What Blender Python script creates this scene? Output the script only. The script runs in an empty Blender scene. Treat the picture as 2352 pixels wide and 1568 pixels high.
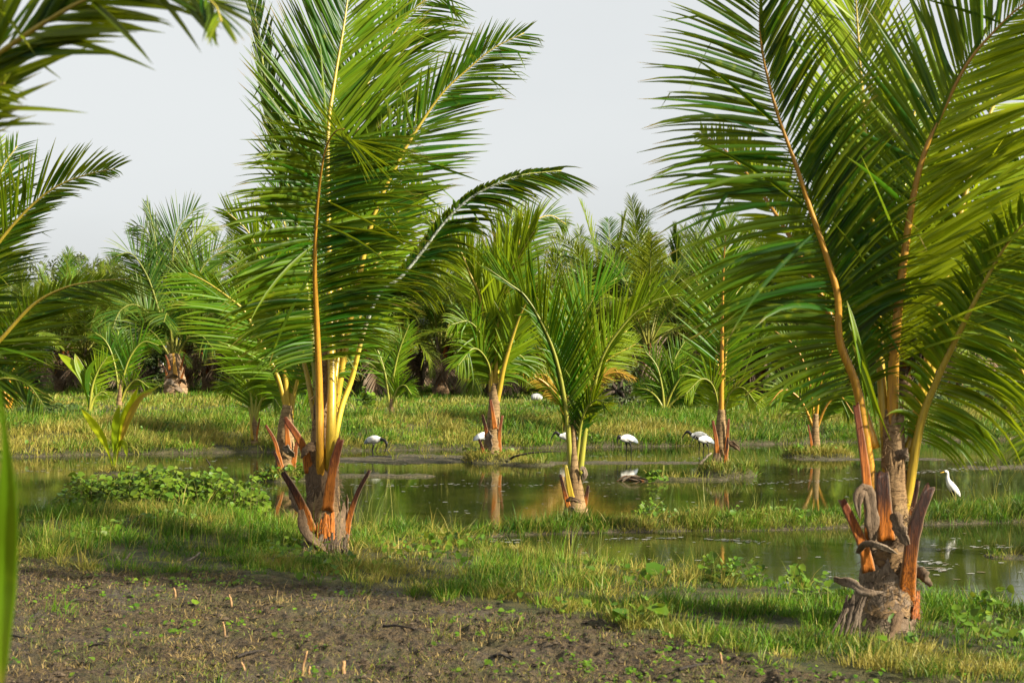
import bpy, math, numpy as np
from mathutils import Vector
PI = math.pi
F = 3267.0            # focal length in picture units (picture taken as 2352 x 1568)
CX, HY = 1176.0, 805.0
CAMH = 2.2
scene = bpy.context.scene
col = scene.collection

def at(px, py, Y):
    return np.array([(px-CX)/F*Y, Y, CAMH-(py-HY)/F*Y])

def nrm(v):
    v = np.asarray(v, float)
    return v/np.maximum(np.linalg.norm(v, axis=-1, keepdims=True), 1e-9)

# ---------------------------------------------------------------- noise
def _h(xi, yi, seed):
    xi = xi.astype(np.int64); yi = yi.astype(np.int64)
    n = (xi*374761393 + yi*668265263 + seed*974634777) & 0xffffffff
    n = ((n ^ (n >> 13))*1274126177) & 0xffffffff
    n = n ^ (n >> 16)
    return (n & 0xffff)/65535.0

def vn(x, y, seed=0):
    x = np.asarray(x, float); y = np.asarray(y, float)
    xi = np.floor(x); yi = np.floor(y)
    fx = x-xi; fy = y-yi
    fx = fx*fx*(3-2*fx); fy = fy*fy*(3-2*fy)
    a = _h(xi, yi, seed); b = _h(xi+1, yi, seed)
    c = _h(xi, yi+1, seed); d = _h(xi+1, yi+1, seed)
    return (a*(1-fx)+b*fx)*(1-fy)+(c*(1-fx)+d*fx)*fy

def fbm(x, y, seed=0, oct=4):
    s = 0; a = .5; t = 0
    for i in range(oct):
        s = s+a*vn(x*2**i, y*2**i, seed+i*17); t += a; a *= .5
    return s/t

def sst(a, b, x):
    t = np.clip((x-a)/(b-a), 0, 1)
    return t*t*(3-2*t)

# ---------------------------------------------------------------- objects
def mesh_np(name, V, quads=None, tris=None, mats=(), midx=None, tint=None, smooth=True):
    V = np.asarray(V, np.float32)
    nq = 0 if quads is None else len(quads); nt = 0 if tris is None else len(tris)
    me = bpy.data.meshes.new(name)
    me.vertices.add(len(V)); me.vertices.foreach_set('co', V.ravel())
    li = []; 
    if nq: li.append(np.asarray(quads, np.int32).ravel())
    if nt: li.append(np.asarray(tris, np.int32).ravel())
    li = np.concatenate(li)
    me.loops.add(len(li)); me.loops.foreach_set('vertex_index', li)
    me.polygons.add(nq+nt)
    starts = np.concatenate([np.arange(nq)*4, nq*4+np.arange(nt)*3]).astype(np.int32)
    me.polygons.foreach_set('loop_start', starts)
    for m in mats: me.materials.append(m)
    if midx is not None: me.polygons.foreach_set('material_index', np.asarray(midx, np.int32))
    me.polygons.foreach_set('use_smooth', np.full(nq+nt, smooth, bool))
    if tint is not None:
        a = me.attributes.new('tint', 'FLOAT_COLOR', 'POINT')
        t = np.ones((len(V), 4), np.float32); t[:, :tint.shape[1]] = tint
        a.data.foreach_set('color', t.ravel())
    me.update(calc_edges=True)
    return me

def link(name, me, parent=None, loc=(0, 0, 0)):
    o = bpy.data.objects.new(name, me); col.objects.link(o)
    o.location = loc
    if parent is not None: o.parent = parent
    return o

def tag(o, label=None, cat=None, group=None, kind=None):
    if label: o['label'] = label
    if cat: o['category'] = cat
    if group: o['group'] = group
    if kind: o['kind'] = kind
    return o

def empty(name, loc, label, cat, group=None):
    o = bpy.data.objects.new(name, None); col.objects.link(o)
    o.location = loc; o.empty_display_size = .2
    return tag(o, label, cat, group)

class MB:
    """collects geometry (world coordinates) and links it as one mesh"""
    def __init__(s): s.V = []; s.Q = []; s.T = []; s.C = []; s.MQ = []; s.MT = []; s.n = 0
    def add(s, V, Q=None, T=None, C=None, m=0):
        V = np.asarray(V, float).reshape(-1, 3)
        s.V.append(V)
        if C is None: C = np.tile([.5, .5, 0.], (len(V), 1))
        s.C.append(np.asarray(C, float))
        if Q is not None and len(Q): s.Q.append(np.asarray(Q)+s.n); s.MQ.append(np.full(len(Q), m))
        if T is not None and len(T): s.T.append(np.asarray(T)+s.n); s.MT.append(np.full(len(T), m))
        s.n += len(V)
    def build(s, name, mats, parent=None, base=(0, 0, 0), top=False, smooth=True):
        V = np.concatenate(s.V)-np.asarray(base, float)
        Q = np.concatenate(s.Q) if s.Q else None
        T = np.concatenate(s.T) if s.T else None
        mi = np.concatenate(s.MQ+s.MT)
        if not isinstance(mats, (list, tuple)): mats = [mats]
        me = mesh_np(name, V, Q, T, mats, mi, np.concatenate(s.C), smooth)
        return link(name, me, parent, base if top else (0, 0, 0))

def tube(P, R, k=8, flat=1.0, ref=None, u0=0., u1=1., jit=0., rng=None, r=.5, cap=True, trough=0.):
    """tube along P (n,3) with radii R; returns V, Q, T, C  (C = r, u, 0)"""
    P = np.asarray(P, float); n = len(P)
    R = np.asarray(R, float)*np.ones(n)
    Tn = nrm(np.gradient(P, axis=0))
    if ref is None: ref = np.array([0, -1., 0.01])
    A = nrm(ref-(Tn@ref)[:, None]*Tn); B = np.cross(Tn, A)
    th = np.arange(k)/k*2*PI
    c, s = np.cos(th), np.sin(th)
    cs = c.copy()
    if trough: cs = np.where(c > 0, c*(1-trough*(1-np.abs(s))*1.6), c)
    V = P[:, None]+R[:, None, None]*(cs[None, :, None]*A[:, None]*flat+s[None, :, None]*B[:, None])
    if jit and rng is not None: V = V+rng.normal(0, 1, V.shape)*jit*R[:, None, None]
    V = V.reshape(-1, 3)
    i = np.arange(n-1)[:, None]*k; j = np.arange(k)[None]; j2 = (j+1) % k
    Q = np.stack([i+j, i+j2, i+k+j2, i+k+j], -1).reshape(-1, 4)
    u = np.repeat(np.linspace(u0, u1, n), k)
    C = np.stack([np.full(n*k, r), u, np.zeros(n*k)], 1)
    T = None
    if cap:
        V = np.concatenate([V, P[:1], P[-1:]]); C = np.concatenate([C, [[r, u0, 0], [r, u1, 0]]])
        j = np.arange(k); j2 = (j+1) % k
        T = np.concatenate([np.stack([np.full(k, n*k), j2, j], 1), np.stack([np.full(k, n*k+1), (n-1)*k+j, (n-1)*k+j2], 1)])
    return V, Q, T, C

def spline(pts, n):
    p = np.asarray(pts, float)
    if len(p) == 2: return p[0]+(p[1]-p[0])*np.linspace(0, 1, n)[:, None]
    e = np.concatenate([[2*p[0]-p[1]], p, [2*p[-1]-p[-2]]])
    out = []
    for i in range(1, len(e)-2):
        t = np.linspace(0, 1, 24, endpoint=False)[:, None]
        a, b, c, d = e[i-1], e[i], e[i+1], e[i+2]
        out.append(.5*((2*b)+(c-a)*t+(2*a-5*b+4*c-d)*t**2+(3*b-a-3*c+d)*t**3))
    out = np.concatenate(out+[p[-1:]])
    for _ in range(2):                       # soften the corners
        out[1:-1] = .25*out[:-2]+.5*out[1:-1]+.25*out[2:]
    s = np.concatenate([[0], np.cumsum(np.linalg.norm(np.diff(out, axis=0), axis=1))])
    q = np.linspace(0, s[-1], n)
    return np.stack([np.interp(q, s, out[:, k]) for k in range(3)], 1)

# ---------------------------------------------------------------- materials
def sc(c, k): return tuple(v*k for v in c)

def newmat(name):
    m = bpy.data.materials.new(name); m.use_nodes = True
    nt = m.node_tree; nt.nodes.clear()
    out = nt.nodes.new('ShaderNodeOutputMaterial')
    return m, nt, out

class NT:
    def __init__(s, nt): s.nt = nt
    def n(s, t, **k):
        nd = s.nt.nodes.new('ShaderNode'+t)
        for a, v in k.items(): setattr(nd, a, v)
        return nd
    def l(s, a, b): s.nt.links.new(a, b)
    def mix(s, fac, a, b, blend='MIX'):
        nd = s.n('Mix', data_type='RGBA', blend_type=blend)
        for sock, v in ((nd.inputs['Factor'], fac), (nd.inputs[6], a), (nd.inputs[7], b)):
            if isinstance(v, bpy.types.NodeSocket): s.l(v, sock)
            elif isinstance(v, (int, float)): sock.default_value = v
            else: sock.default_value = (*v, 1)
        return nd.outputs[2]
    def math(s, op, a, b=0.):
        nd = s.n('Math', operation=op)
        for sock, v in ((nd.inputs[0], a), (nd.inputs[1], b)):
            if isinstance(v, bpy.types.NodeSocket): s.l(v, sock)
            else: sock.default_value = v
        return nd.outputs[0]
    def tint(s):
        a = s.n('Attribute', attribute_name='tint'); x = s.n('SeparateColor'); s.l(a.outputs['Color'], x.inputs[0])
        return x.outputs
    def noise(s, scale, detail=4, vec=None, rough=.55):
        nd = s.n('TexNoise'); nd.inputs['Scale'].default_value = scale; nd.inputs['Detail'].default_value = detail
        nd.inputs['Roughness'].default_value = rough
        if vec is not None: s.l(vec, nd.inputs['Vector'])
        return nd.outputs['Fac']
    def coords(s, scale=(1, 1, 1), kind='Object'):
        tc = s.n('TexCoord'); mp = s.n('Mapping'); mp.inputs['Scale'].default_value = scale
        s.l(tc.outputs[kind], mp.inputs['Vector']); return mp.outputs[0]
    def ramp(s, fac, lo, hi):
        nd = s.n('MapRange'); nd.interpolation_type = 'SMOOTHSTEP'
        s.l(fac, nd.inputs[0]); nd.inputs[1].default_value = lo; nd.inputs[2].default_value = hi
        return nd.outputs[0]
    def bump(s, h, strength, dist=.01):
        b = s.n('Bump'); b.inputs['Strength'].default_value = strength; b.inputs['Distance'].default_value = dist
        s.l(h, b.inputs['Height']); return b.outputs[0]
    def pbsdf(s, color, rough=.5, spec=.4, normal=None):
        p = s.n('BsdfPrincipled')
        for sock, v in ((p.inputs['Base Color'], color), (p.inputs['Roughness'], rough)):
            if isinstance(v, bpy.types.NodeSocket): s.l(v, sock)
            elif isinstance(v, (int, float)): sock.default_value = v
            else: sock.default_value = (*v, 1)
        p.inputs['Specular IOR Level'].default_value = spec
        if normal is not None: s.l(normal, p.inputs['Normal'])
        return p

def leaf_mat(name, dark, mid, yellow, tip, trans=.36, rough=.38, tipfac=.5, spec=.24):
    dark, mid, yellow, tip = sc(dark, .74), sc(mid, .86), sc(yellow, .86), sc(tip, .8)
    m, nt, out = newmat(name); t = NT(nt)
    r, u, y = t.tint()
    c = t.mix(r, dark, mid)
    u3 = t.math('POWER', u, 4.0)
    c = t.mix(t.math('MULTIPLY', u3, tipfac), c, tip)
    br = t.math('MULTIPLY', t.ramp(u, .80, .97), t.ramp(t.noise(3.5, 2, t.coords()), .48, .60))
    c = t.mix(t.math('MULTIPLY', br, .8 if name == 'palm_leaf' else .5), c, (.26, .15, .05))
    c = t.mix(y, c, yellow)
    n = t.noise(9, 3, t.coords())
    c = t.mix(t.math('MULTIPLY', t.ramp(n, .58, .78), .35), c, yellow)
    p = t.pbsdf(c, rough, spec)
    tr = t.n('BsdfTranslucent')
    t.l(t.mix(.36, c, yellow), tr.inputs['Color'])
    ms = t.n('MixShader'); ms.inputs[0].default_value = trans
    t.l(p.outputs[0], ms.inputs[1]); t.l(tr.outputs[0], ms.inputs[2]); t.l(ms.outputs[0], out.inputs[0])
    return m

def two_tone(name, a, b, rough=.55, scale=(1, 1, 1), nscale=20, bump=.3, dark=None, lo=.35, hi=.65, spec=.3):
    """colour runs from a (tint green 0) to b (tint green 1), broken by streaky noise"""
    a, b = sc(a, .75), sc(b, .75); dark = sc(dark, .7) if dark else None
    m, nt, out = newmat(name); t = NT(nt)
    r, u, y = t.tint()
    c = t.mix(u, a, b)
    nz = t.noise(nscale, 5, t.coords(scale))
    if dark is not None: c = t.mix(t.ramp(nz, lo, hi), dark, c)
    p = t.pbsdf(c, rough, spec, t.bump(nz, bump, .02)); t.l(p.outputs[0], out.inputs[0])
    return m

M = {}
M['leaf'] = leaf_mat('palm_leaf', (.006, .048, .004), (.042, .188, .006), (.52, .57, .010), (.20, .28, .010), trans=.48)
M['leaf_far'] = leaf_mat('far_palm_leaf', (.018, .078, .010), (.070, .185, .014), (.46, .47, .022), (.17, .19, .03), trans=.36, rough=.42)
M['dry'] = leaf_mat('dry_leaf', (.32, .17, .025), (.46, .29, .04), (.50, .34, .03), (.34, .17, .04), trans=.3)
def husk_mat(name, a, b, dark, scl):
    a, b, dark = sc(a, .72), sc(b, .72), sc(dark, .7)
    m, nt, out = newmat(name); t = NT(nt)
    r, u, y = t.tint()
    f1 = t.noise(20, 6, t.coords(scl), .65); f2 = t.noise(5, 3, t.coords())
    c = t.mix(u, a, b); c = t.mix(t.math('MULTIPLY', t.ramp(f2, .4, .65), .6), c, a)
    c = t.mix(t.math('MULTIPLY', t.ramp(f1, .45, .68), .75), c, dark)
    p = t.pbsdf(c, .8, .15, t.bump(f1, .5, .015)); t.l(p.outputs[0], out.inputs[0]); return m
M['husk'] = husk_mat('husk', (.17, .108, .06), (.33, .26, .19), (.045, .03, .018), (4, 4, 1.2))
M['root'] = husk_mat('root', (.10, .072, .048), (.19, .145, .10), (.03, .02, .014), (3, 3, 1))
M['fibre'] = husk_mat('sheath_fibre', (.30, .185, .085), (.38, .27, .15), (.07, .042, .022), (1.4, 1.4, 5))
M['pet_orange'] = two_tone('petiole_orange', (.66, .33, .025), (.38, .22, .03), .36, (8, 8, .6), 10, .08, (.42, .20, .03), .3, .6, .4)
M['pet_yellow'] = two_tone('petiole_yellow', (.58, .38, .03), (.38, .34, .05), .36, (8, 8, .6), 10, .08, (.40, .27, .03), .3, .6, .4)
M['pet_green'] = two_tone('petiole_green', (.40, .36, .04), (.22, .26, .04), .4, (8, 8, .6), 10, .08, (.24, .28, .03), .3, .6, .4)
M['pet_far'] = two_tone('far_petiole', (.26, .24, .04), (.16, .20, .03), .5, (8, 8, .6), 10, .08, (.18, .2, .03), .3, .6, .3)
def grey_rib():
    m, nt, out = newmat('petiole_grey'); t = NT(nt); r, u, y = t.tint()
    n = t.noise(40, 4, t.coords((1, 1, 1)))
    c = t.mix(t.ramp(u, .30, .42), (.50, .38, .04), t.mix(t.ramp(n, .4, .6), (.14, .16, .12), (.42, .45, .40)))
    c = t.mix(t.ramp(u, .78, .95), c, (.30, .32, .08))
    p = t.pbsdf(c, .5, .3, t.bump(n, .4, .01)); t.l(p.outputs[0], out.inputs[0]); return m
M['pet_grey'] = grey_rib()
def stub_mat(name, lo, hi, edge, k):
    m, nt, out = newmat(name); t = NT(nt)
    r, u, y = t.tint()
    st = t.noise(12, 5, t.coords((9, 9, .5)), .6)
    uu = t.math('ADD', u, t.math('MULTIPLY', t.math('SUBTRACT', st, .5), .9))
    c = t.mix(t.ramp(uu, k-.28, k+.28), lo, hi)
    c = t.mix(t.math('MULTIPLY', t.ramp(st, .48, .64), .7), c, (.07, .024, .011))
    c = t.mix(t.math('MULTIPLY', t.ramp(r, .55, .95), .7), c, edge)
    p = t.pbsdf(c, .55, .12, t.bump(st, .4, .012)); t.l(p.outputs[0], out.inputs[0])
    return m
M['stub'] = stub_mat('cut_leaf_base', (.38, .125, .022), (.12, .036, .017), (.26, .18, .11), .60)
M['stub_dark'] = stub_mat('dark_leaf_base', (.39, .125, .02), (.018, .009, .007), (.22, .15, .09), .40)

def trunk_mat(name, a, b, dark, ring=26):
    a, b, dark = sc(a, .8), sc(b, .8), sc(dark, .7)
    m, nt, out = newmat(name); t = NT(nt)
    co = t.coords()
    w = t.n('TexWave', wave_type='BANDS', bands_direction='Z'); t.l(t.coords((.6, .6, 1)), w.inputs[0])
    w.inputs['Scale'].default_value = ring/6.28; w.inputs['Distortion'].default_value = 9; w.inputs['Detail'].default_value = 4; w.inputs['Detail Scale'].default_value = 2.
    fib = t.noise(34, 6, t.coords((6, 6, .35)), .65)
    net = t.noise(60, 4, t.coords((2, 2, .8)), .6)
    big = t.noise(4, 4, co)
    c = t.mix(t.ramp(big, .35, .65), a, b)
    c = t.mix(t.math('MULTIPLY', t.ramp(w.outputs['Fac'], .72, .98), .5), c, dark)
    c = t.mix(t.math('MULTIPLY', t.ramp(fib, .46, .66), .75), c, dark)
    c = t.mix(t.math('MULTIPLY', t.ramp(net, .55, .75), .4), c, tuple(min(1, v*1.5) for v in b))
    h = t.math('ADD', fib, t.math('MULTIPLY', net, .5))
    p = t.pbsdf(c, .85, .15, t.bump(h, .55, .02)); t.l(p.outputs[0], out.inputs[0])
    return m
M['trunk'] = trunk_mat('palm_trunk', (.26, .165, .075), (.40, .27, .13), (.07, .042, .02))
M['trunk_far'] = trunk_mat('far_palm_trunk', (.30, .19, .10), (.46, .31, .18), (.07, .045, .028), 18)

# ---------------------------------------------------------------- fronds
def leaflets(mb, P, T, S, N, side, L, a, beta, droop, w, seg, rng, wind, fold, C0, C2, m=0, twist=.35):
    n = len(P)
    d = np.cos(a)[:, None]*T+np.sin(a)[:, None]*(side*S*np.cos(beta)[:, None]+N*np.sin(beta)[:, None])
    d = nrm(d)
    W = nrm(T-np.sum(T*d, 1, keepdims=True)*d)
    tw = rng.normal(0, twist, n)
    W = W*np.cos(tw)[:, None]+np.cross(d, W)*np.sin(tw)[:, None]
    u = np.linspace(0, 1, seg+1)
    wp = np.interp(u, [0, .08, .3, .6, .85, 1], [.35, .8, 1, .78, .38, .03])
    p = P.copy(); pts = []; kick = np.where(rng.random(n) < .08, rng.uniform(.4, 2.2, n), 0); kat = rng.integers(max(1, seg//3), seg, n)
    dd = d.copy(); Ws = []
    for k in range(seg+1):
        pts.append(p.copy())
        Wk = nrm(W-np.sum(W*dd, 1, keepdims=True)*dd); Ws.append(Wk)
        p = p+dd*(L/seg)[:, None]
        g = droop*(.35+1.3*u[k])/seg+kick*(kat == k)
        dd = nrm(dd+g[:, None]*np.array([0, 0, -1.])+wind[None]*(u[k]/seg))
    X = np.stack(pts, 1); Ws = np.stack(Ws, 1)
    ww = .5*w[:, None, None]*wp[None, :, None]
    if fold:
        D = nrm(np.gradient(X, axis=1)); nn = np.cross(D, Ws)
        V = np.stack([X-Ws*ww+nn*ww*.45, X, X+Ws*ww+nn*ww*.45], 2); q = 3
    else:
        V = np.stack([X-Ws*ww, X+Ws*ww], 2); q = 2
    k1 = seg+1
    base = (np.arange(n)*k1*q)[:, None, None]; i = (np.arange(seg)*q)[None, :, None]; j = np.arange(q-1)[None, None]
    i0 = base+i+j
    Q = np.stack([i0, i0+1, i0+q+1, i0+q], -1).reshape(-1, 4)
    Cc = np.zeros((n, k1, q, 3)); Cc[..., 0] = C0[:, None, None]; Cc[..., 1] = u[None, :, None]; Cc[..., 2] = C2[:, None, None]
    mb.add(V.reshape(-1, 3), Q, None, Cc.reshape(-1, 3), m)

def frame_view(P, T, roll):
    """blade plane that faces the viewer's side of the palm, turned by roll about the rib"""
    V = nrm(np.array([0, 0, CAMH])-P)
    N = nrm(V-np.sum(V*T, 1, keepdims=True)*T); S = np.cross(T, N)
    r = np.radians(roll)*np.ones(len(P))
    c, s = np.cos(r)[:, None], np.sin(r)[:, None]
    return N*c+S*s, S*c-N*s

LEN_T = [0, .06, .2, .45, .75, .92, 1]
LEN_V = [.45, .7, .95, 1, .8, .5, .30]
def add_frond(parent, base, P3, n, LL, LR, aL=(65, 30), aR=(65, 30), roll=0., beta=-12., droop=(.6, .3), wid=.045, t0=.2,
              r0=.04, r1=.006, seed=1, pet='pet_yellow', leaf='leaf', yel=.05, yelvar=.12, seg=6, fold=True, tone=.5, tonevar=.3,
              wind=(0.05, 0, 0), far=False, framef=None, name='frond', wild=.05, k=8, lenv=None, gap=.03, label=None, flat=1.):
    rng = np.random.default_rng(seed)
    n3 = 60 if not far else 26
    C = spline(P3, n3)
    Tn = nrm(np.gradient(C, axis=0)); tt = np.linspace(0, 1, n3)
    mb = MB()
    for side, L0, ang in ((-1, LL, aL), (1, LR, aR)):
        if L0 <= 0: continue
        t = np.linspace(t0, .995, n)+rng.normal(0, .12/n, n)
        t = np.clip(t, 0, 1)
        keep = (rng.random(n) > gap) & ((vn(t*34, t*0+seed*3.1+side, 6) > .06) | (gap == 0))
        t = t[keep]; m = len(t)
        I = lambda A: np.stack([np.interp(t, tt, A[:, q]) for q in range(3)], 1)
        P = I(C); T = nrm(I(Tn))
        if framef is None: N, S = frame_view(P, T, roll)
        else: N, S = framef(P, T)
        s = (t-t0)/(1-t0)
        lv = (lenv[(side+1)//2] if isinstance(lenv, tuple) else lenv) or LEN_V
        L = L0*np.interp(s, LEN_T, lv)*rng.normal(1, .06, m)
        slow = (vn(s*9, np.full(m, seed*1.7+side), 5)-.5)
        a = np.radians(ang[0]+(ang[1]-ang[0])*s+rng.normal(0, 3, m)+slow*14)
        wl = rng.random(m) < wild
        a = a+np.where(wl, rng.normal(0, .4, m), 0)
        b = np.radians(beta+rng.normal(0, 6, m)+np.where(wl, rng.normal(0, 30, m), 0))
        dr = (droop[0]+(droop[1]-droop[0])*s)*np.clip(rng.normal(1, .25, m), .3, 2)
        w = wid*np.interp(s, [0, .15, .6, 1], [.6, 1, .9, .5])*rng.normal(1, .1, m)
        tn = tone[(side+1)//2] if isinstance(tone, tuple) else tone; yl = yel[(side+1)//2] if isinstance(yel, tuple) else yel
        C0 = np.clip(tn+rng.normal(0, tonevar, m)*.6+slow*.3, 0, 1); C2 = np.clip(yl+rng.normal(0, yelvar, m)*.5, 0, 1)
        rr = r0+(r1-r0)*t
        leaflets(mb, P+side*S*(rr*.6)[:, None], T, S, N, side, L, a, b, dr, w, seg, rng, np.array(wind), fold, C0, C2)
    R = r0*(1-tt)**1.15*.95+r1
    R[:3] *= np.array([1.1, 1.1, 1.05])
    if far:
        mb.add(*tube(C, R, 4), m=1)
        return mb.build(name, [M[leaf], M[pet]], parent, base)
    o = mb.build(name, M[leaf], parent, base)
    if label: o['label'] = label
    mr = MB(); mr.add(*tube(C, R, k, flat=flat))
    mr.build('midrib', M[pet], o, base)
    return o

def fr(root, Y0, pts, LLp, LRp, dz=0., seed=1, n=60, wid=None, rpx=9, **kw):
    """a frond whose rib passes through picture points; lengths in picture units at distance Y0"""
    base = np.array(root.location)
    m = len(pts); s = np.linspace(0, 1, m)
    P3 = [at(p[0], p[1], Y0+(p[2] if len(p) > 2 else dz*s[i]**1.5)) for i, p in enumerate(pts)]
    u = Y0/F
    return add_frond(root, base, P3, n, LLp*u, LRp*u, seed=seed, wid=wid if wid else .038, r0=rpx*u, r1=max(.0035, 1.1*u), **kw)

def strap(root, Y0, pts, wpx, seed=1, mat='leaf', yel=.1, tone=.6, dz=0., name='leaf_blade', fold=.35, roll=20, seg=18):
    """an undivided leaf blade with a pleated surface"""
    base = np.array(root.location); m = len(pts); s = np.linspace(0, 1, m)
    C = spline([at(p[0], p[1], Y0+(p[2] if len(p) > 2 else dz*s[i]**1.5)) for i, p in enumerate(pts)], seg+1)
    T = nrm(np.gradient(C, axis=0)); N, S = frame_view(C, T, roll)
    u = np.linspace(0, 1, seg+1)
    w = .5*wpx*Y0/F*np.interp(u, [0, .25, .45, .7, .9, 1], [.08, .22, .8, 1, .55, .03])
    K = 9; x = np.linspace(-1, 1, K)
    V = C[:, None]+S[:, None]*(w[:, None]*x)[..., None]+N[:, None]*(w[:, None]*(fold*np.abs(x)+.07*np.where(np.arange(K) % 2, 1, -1)))[..., None]
    rng = np.random.default_rng(seed)
    i = np.arange(seg)[:, None]*K; j = np.arange(K-1)[None]
    Q = np.stack([i+j, i+j+1, i+K+j+1, i+K+j], -1).reshape(-1, 4)
    Cc = np.zeros((seg+1, K, 3)); Cc[..., 0] = tone+rng.normal(0, .12, K)[None]; Cc[..., 1] = u[:, None]; Cc[..., 2] = yel
    mb = MB(); mb.add(V.reshape(-1, 3), Q, None, Cc.reshape(-1, 3))
    return mb.build(name, M[mat], root, base)

def trunk(root, Y0, prof, mat='trunk', seed=1, k=26, name='trunk', jit=.02):
    """prof: (px centre, py, half width px, depth offset) from the foot up"""
    rng = np.random.default_rng(seed); base = np.array(root.location)
    p = np.array([(*at(a, b, Y0), w*Y0/F) for a, b, w in prof])
    n = 40; s = np.linspace(0, 1, len(p)); q = np.linspace(0, 1, n)
    C = np.stack([np.interp(q, s, p[:, j]) for j in range(3)], 1); R = np.interp(q, s, p[:, 3])
    R = R*(1+rng.normal(0, .022, n))
    mb = MB(); mb.add(*tube(C, R, k, jit=jit, rng=rng)); 
    return mb.build(name, M[mat], root, base)

def stub(root, Y0, pts, wpx, mat='stub', name='leaf_stub', dz=0., taper=.45, label=None, seed=1, flat=.45):
    """old leaf base cut short: a stiff trough with a ragged end"""
    base = np.array(root.location); m = len(pts); s = np.linspace(0, 1, m)
    C = spline([at(p[0], p[1], Y0+(p[2] if len(p) > 2 else dz*s[i])) for i, p in enumerate(pts)], 14)
    q = np.linspace(0, 1, 14); R = .5*wpx*Y0/F*(1+(taper-1)*q**.8)
    rng = np.random.default_rng(seed); R = R*rng.normal(1, .04, 14)
    V, Q, T, Cc = tube(C, R*.86, 12, flat=flat, trough=.5)
    k = 12; V[13*k:14*k] += rng.normal(0, .25, (k, 1))*nrm(C[-1]-C[-2])*R[-1]*1.6
    Cc[:14*k, 0] = np.tile(np.abs(np.sin(np.arange(k)/k*2*PI))**2, 14)
    mb = MB(); mb.add(V, Q, T, Cc)
    o = mb.build(name, M[mat], root, base)
    if label: o['label'] = label
    return o

def husk(root, Y0, pts, wpx, name='husk', mat='husk', dz=0., seed=1, curl=.22, ends=(.55, .08)):
    """withered sheath hanging off the trunk: a thin torn strip with folds"""
    base = np.array(root.location); m = len(pts); s = np.linspace(0, 1, m); n = 22
    C = spline([at(p[0], p[1], Y0+(p[2] if len(p) > 2 else dz*s[i])) for i, p in enumerate(pts)], n)
    T = nrm(np.gradient(C, axis=0)); rng = np.random.default_rng(seed*7+3); u = np.linspace(0, 1, n)
    N, S = frame_view(C, T, 12.+rng.normal(0, 14)+(rng.normal(0, 40))*u)
    w = .5*wpx*Y0/F*np.interp(u, [0, .3, .75, 1], [ends[0], 1, .8, ends[1]])
    x = np.linspace(-1, 1, 9); th = .004; n_ = n
    el = 1+.3*(vn(u*7, u*0+seed, 3)-.5)*2+rng.normal(0, .10, n); er = 1+.3*(vn(u*7, u*0+seed, 8)-.5)*2+rng.normal(0, .10, n)
    xx = np.where(x[None] < 0, x[None]*el[:, None], x[None]*er[:, None])
    fold = (vn(x[None]*2.2+seed+0*u[:, None], u[:, None]*2.5+0*x[None], seed)-.5)*.75+.10*np.where(np.arange(9) % 2, 1, -1)[None]
    V0 = C[:, None]+S[:, None]*(w[:, None]*xx)[..., None]+N[:, None]*(w[:, None]*(fold-curl*x[None]**2))[..., None]
    V = np.concatenate([V0, V0[:, ::-1]-N[:, None]*th], 1); K = 18
    i = np.arange(n-1)[:, None]*K; j = np.arange(K)[None]; j2 = (j+1) % K
    Q = np.stack([i+j, i+j2, i+K+j2, i+K+j], -1).reshape(-1, 4)
    Cc = np.tile([.5, .5, 0], (n*K, 1)); Cc[:, 1] = np.repeat(np.clip(.5+rng.normal(0, .4)+.3*(u-.5), 0, 1), K)
    mb = MB(); mb.add(V.reshape(-1, 3), Q, None, Cc)
    return mb.build(name, M[mat], root, base)

def sheath(root, Y0, lo, hi, a0, a1, mat='husk', name='leaf_sheath', seed=1, flare=.05, slope=0., dy=0.):
    """fibrous sheath hugging the trunk between two levels (px, py, half width); angles from the viewer's side, + to the right"""
    base = np.array(root.location); rng = np.random.default_rng(seed*13+1)
    K, R = 26, 10; a = np.radians(np.linspace(a0, a1, K)); v = np.linspace(0, 1, R)
    l, h = at(lo[0], lo[1], Y0+dy), at(hi[0], hi[1], Y0+dy); wl, wh = lo[2]*Y0/F, hi[2]*Y0/F
    e = (vn(np.arange(K)*.55, np.zeros(K)+seed, 5)-.5)*.5+rng.normal(0, .05, K)+slope*np.linspace(-.5, .5, K)
    e2 = (vn(np.arange(K)*.4, np.zeros(K)+seed, 9)-.5)*.22
    vv = v[:, None]*(1+e[None]*v[:, None])+e2[None]*(1-v[:, None])
    Rr = (wl+(wh-wl)*vv)*(1+flare*v[:, None]**2+.02*rng.normal(0, 1, (R, K))+.05*(vn(np.arange(K)*1.1, np.zeros(K)+seed, 4)-.5)[None])
    c = l[None, None]+(h-l)[None, None]*vv[..., None]
    o = np.stack([np.sin(a), -np.cos(a), 0*a], 1)[None]
    V0 = c+o*Rr[..., None]; V1 = c+o*(Rr-.008)[..., None]
    V = np.concatenate([V0, V1[:, ::-1]], 1); k = 2*K
    i = np.arange(R-1)[:, None]*k; j = np.arange(k)[None]; j2 = (j+1) % k
    Q = np.stack([i+j, i+j2, i+k+j2, i+k+j], -1).reshape(-1, 4)
    jj = np.arange(K-1); t = (R-1)*k
    Q = np.concatenate([Q, np.stack([t+jj, t+jj+1, t+k-2-jj, t+k-1-jj], 1)])
    Cc = np.tile([.5, .5, 0.], (R*k, 1)); Cc[:, 1] = np.clip(.35+rng.normal(0, .25), 0, 1)
    mb = MB(); mb.add(V.reshape(-1, 3), Q, None, Cc)
    return mb.build(name, M[mat], root, base)

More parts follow.
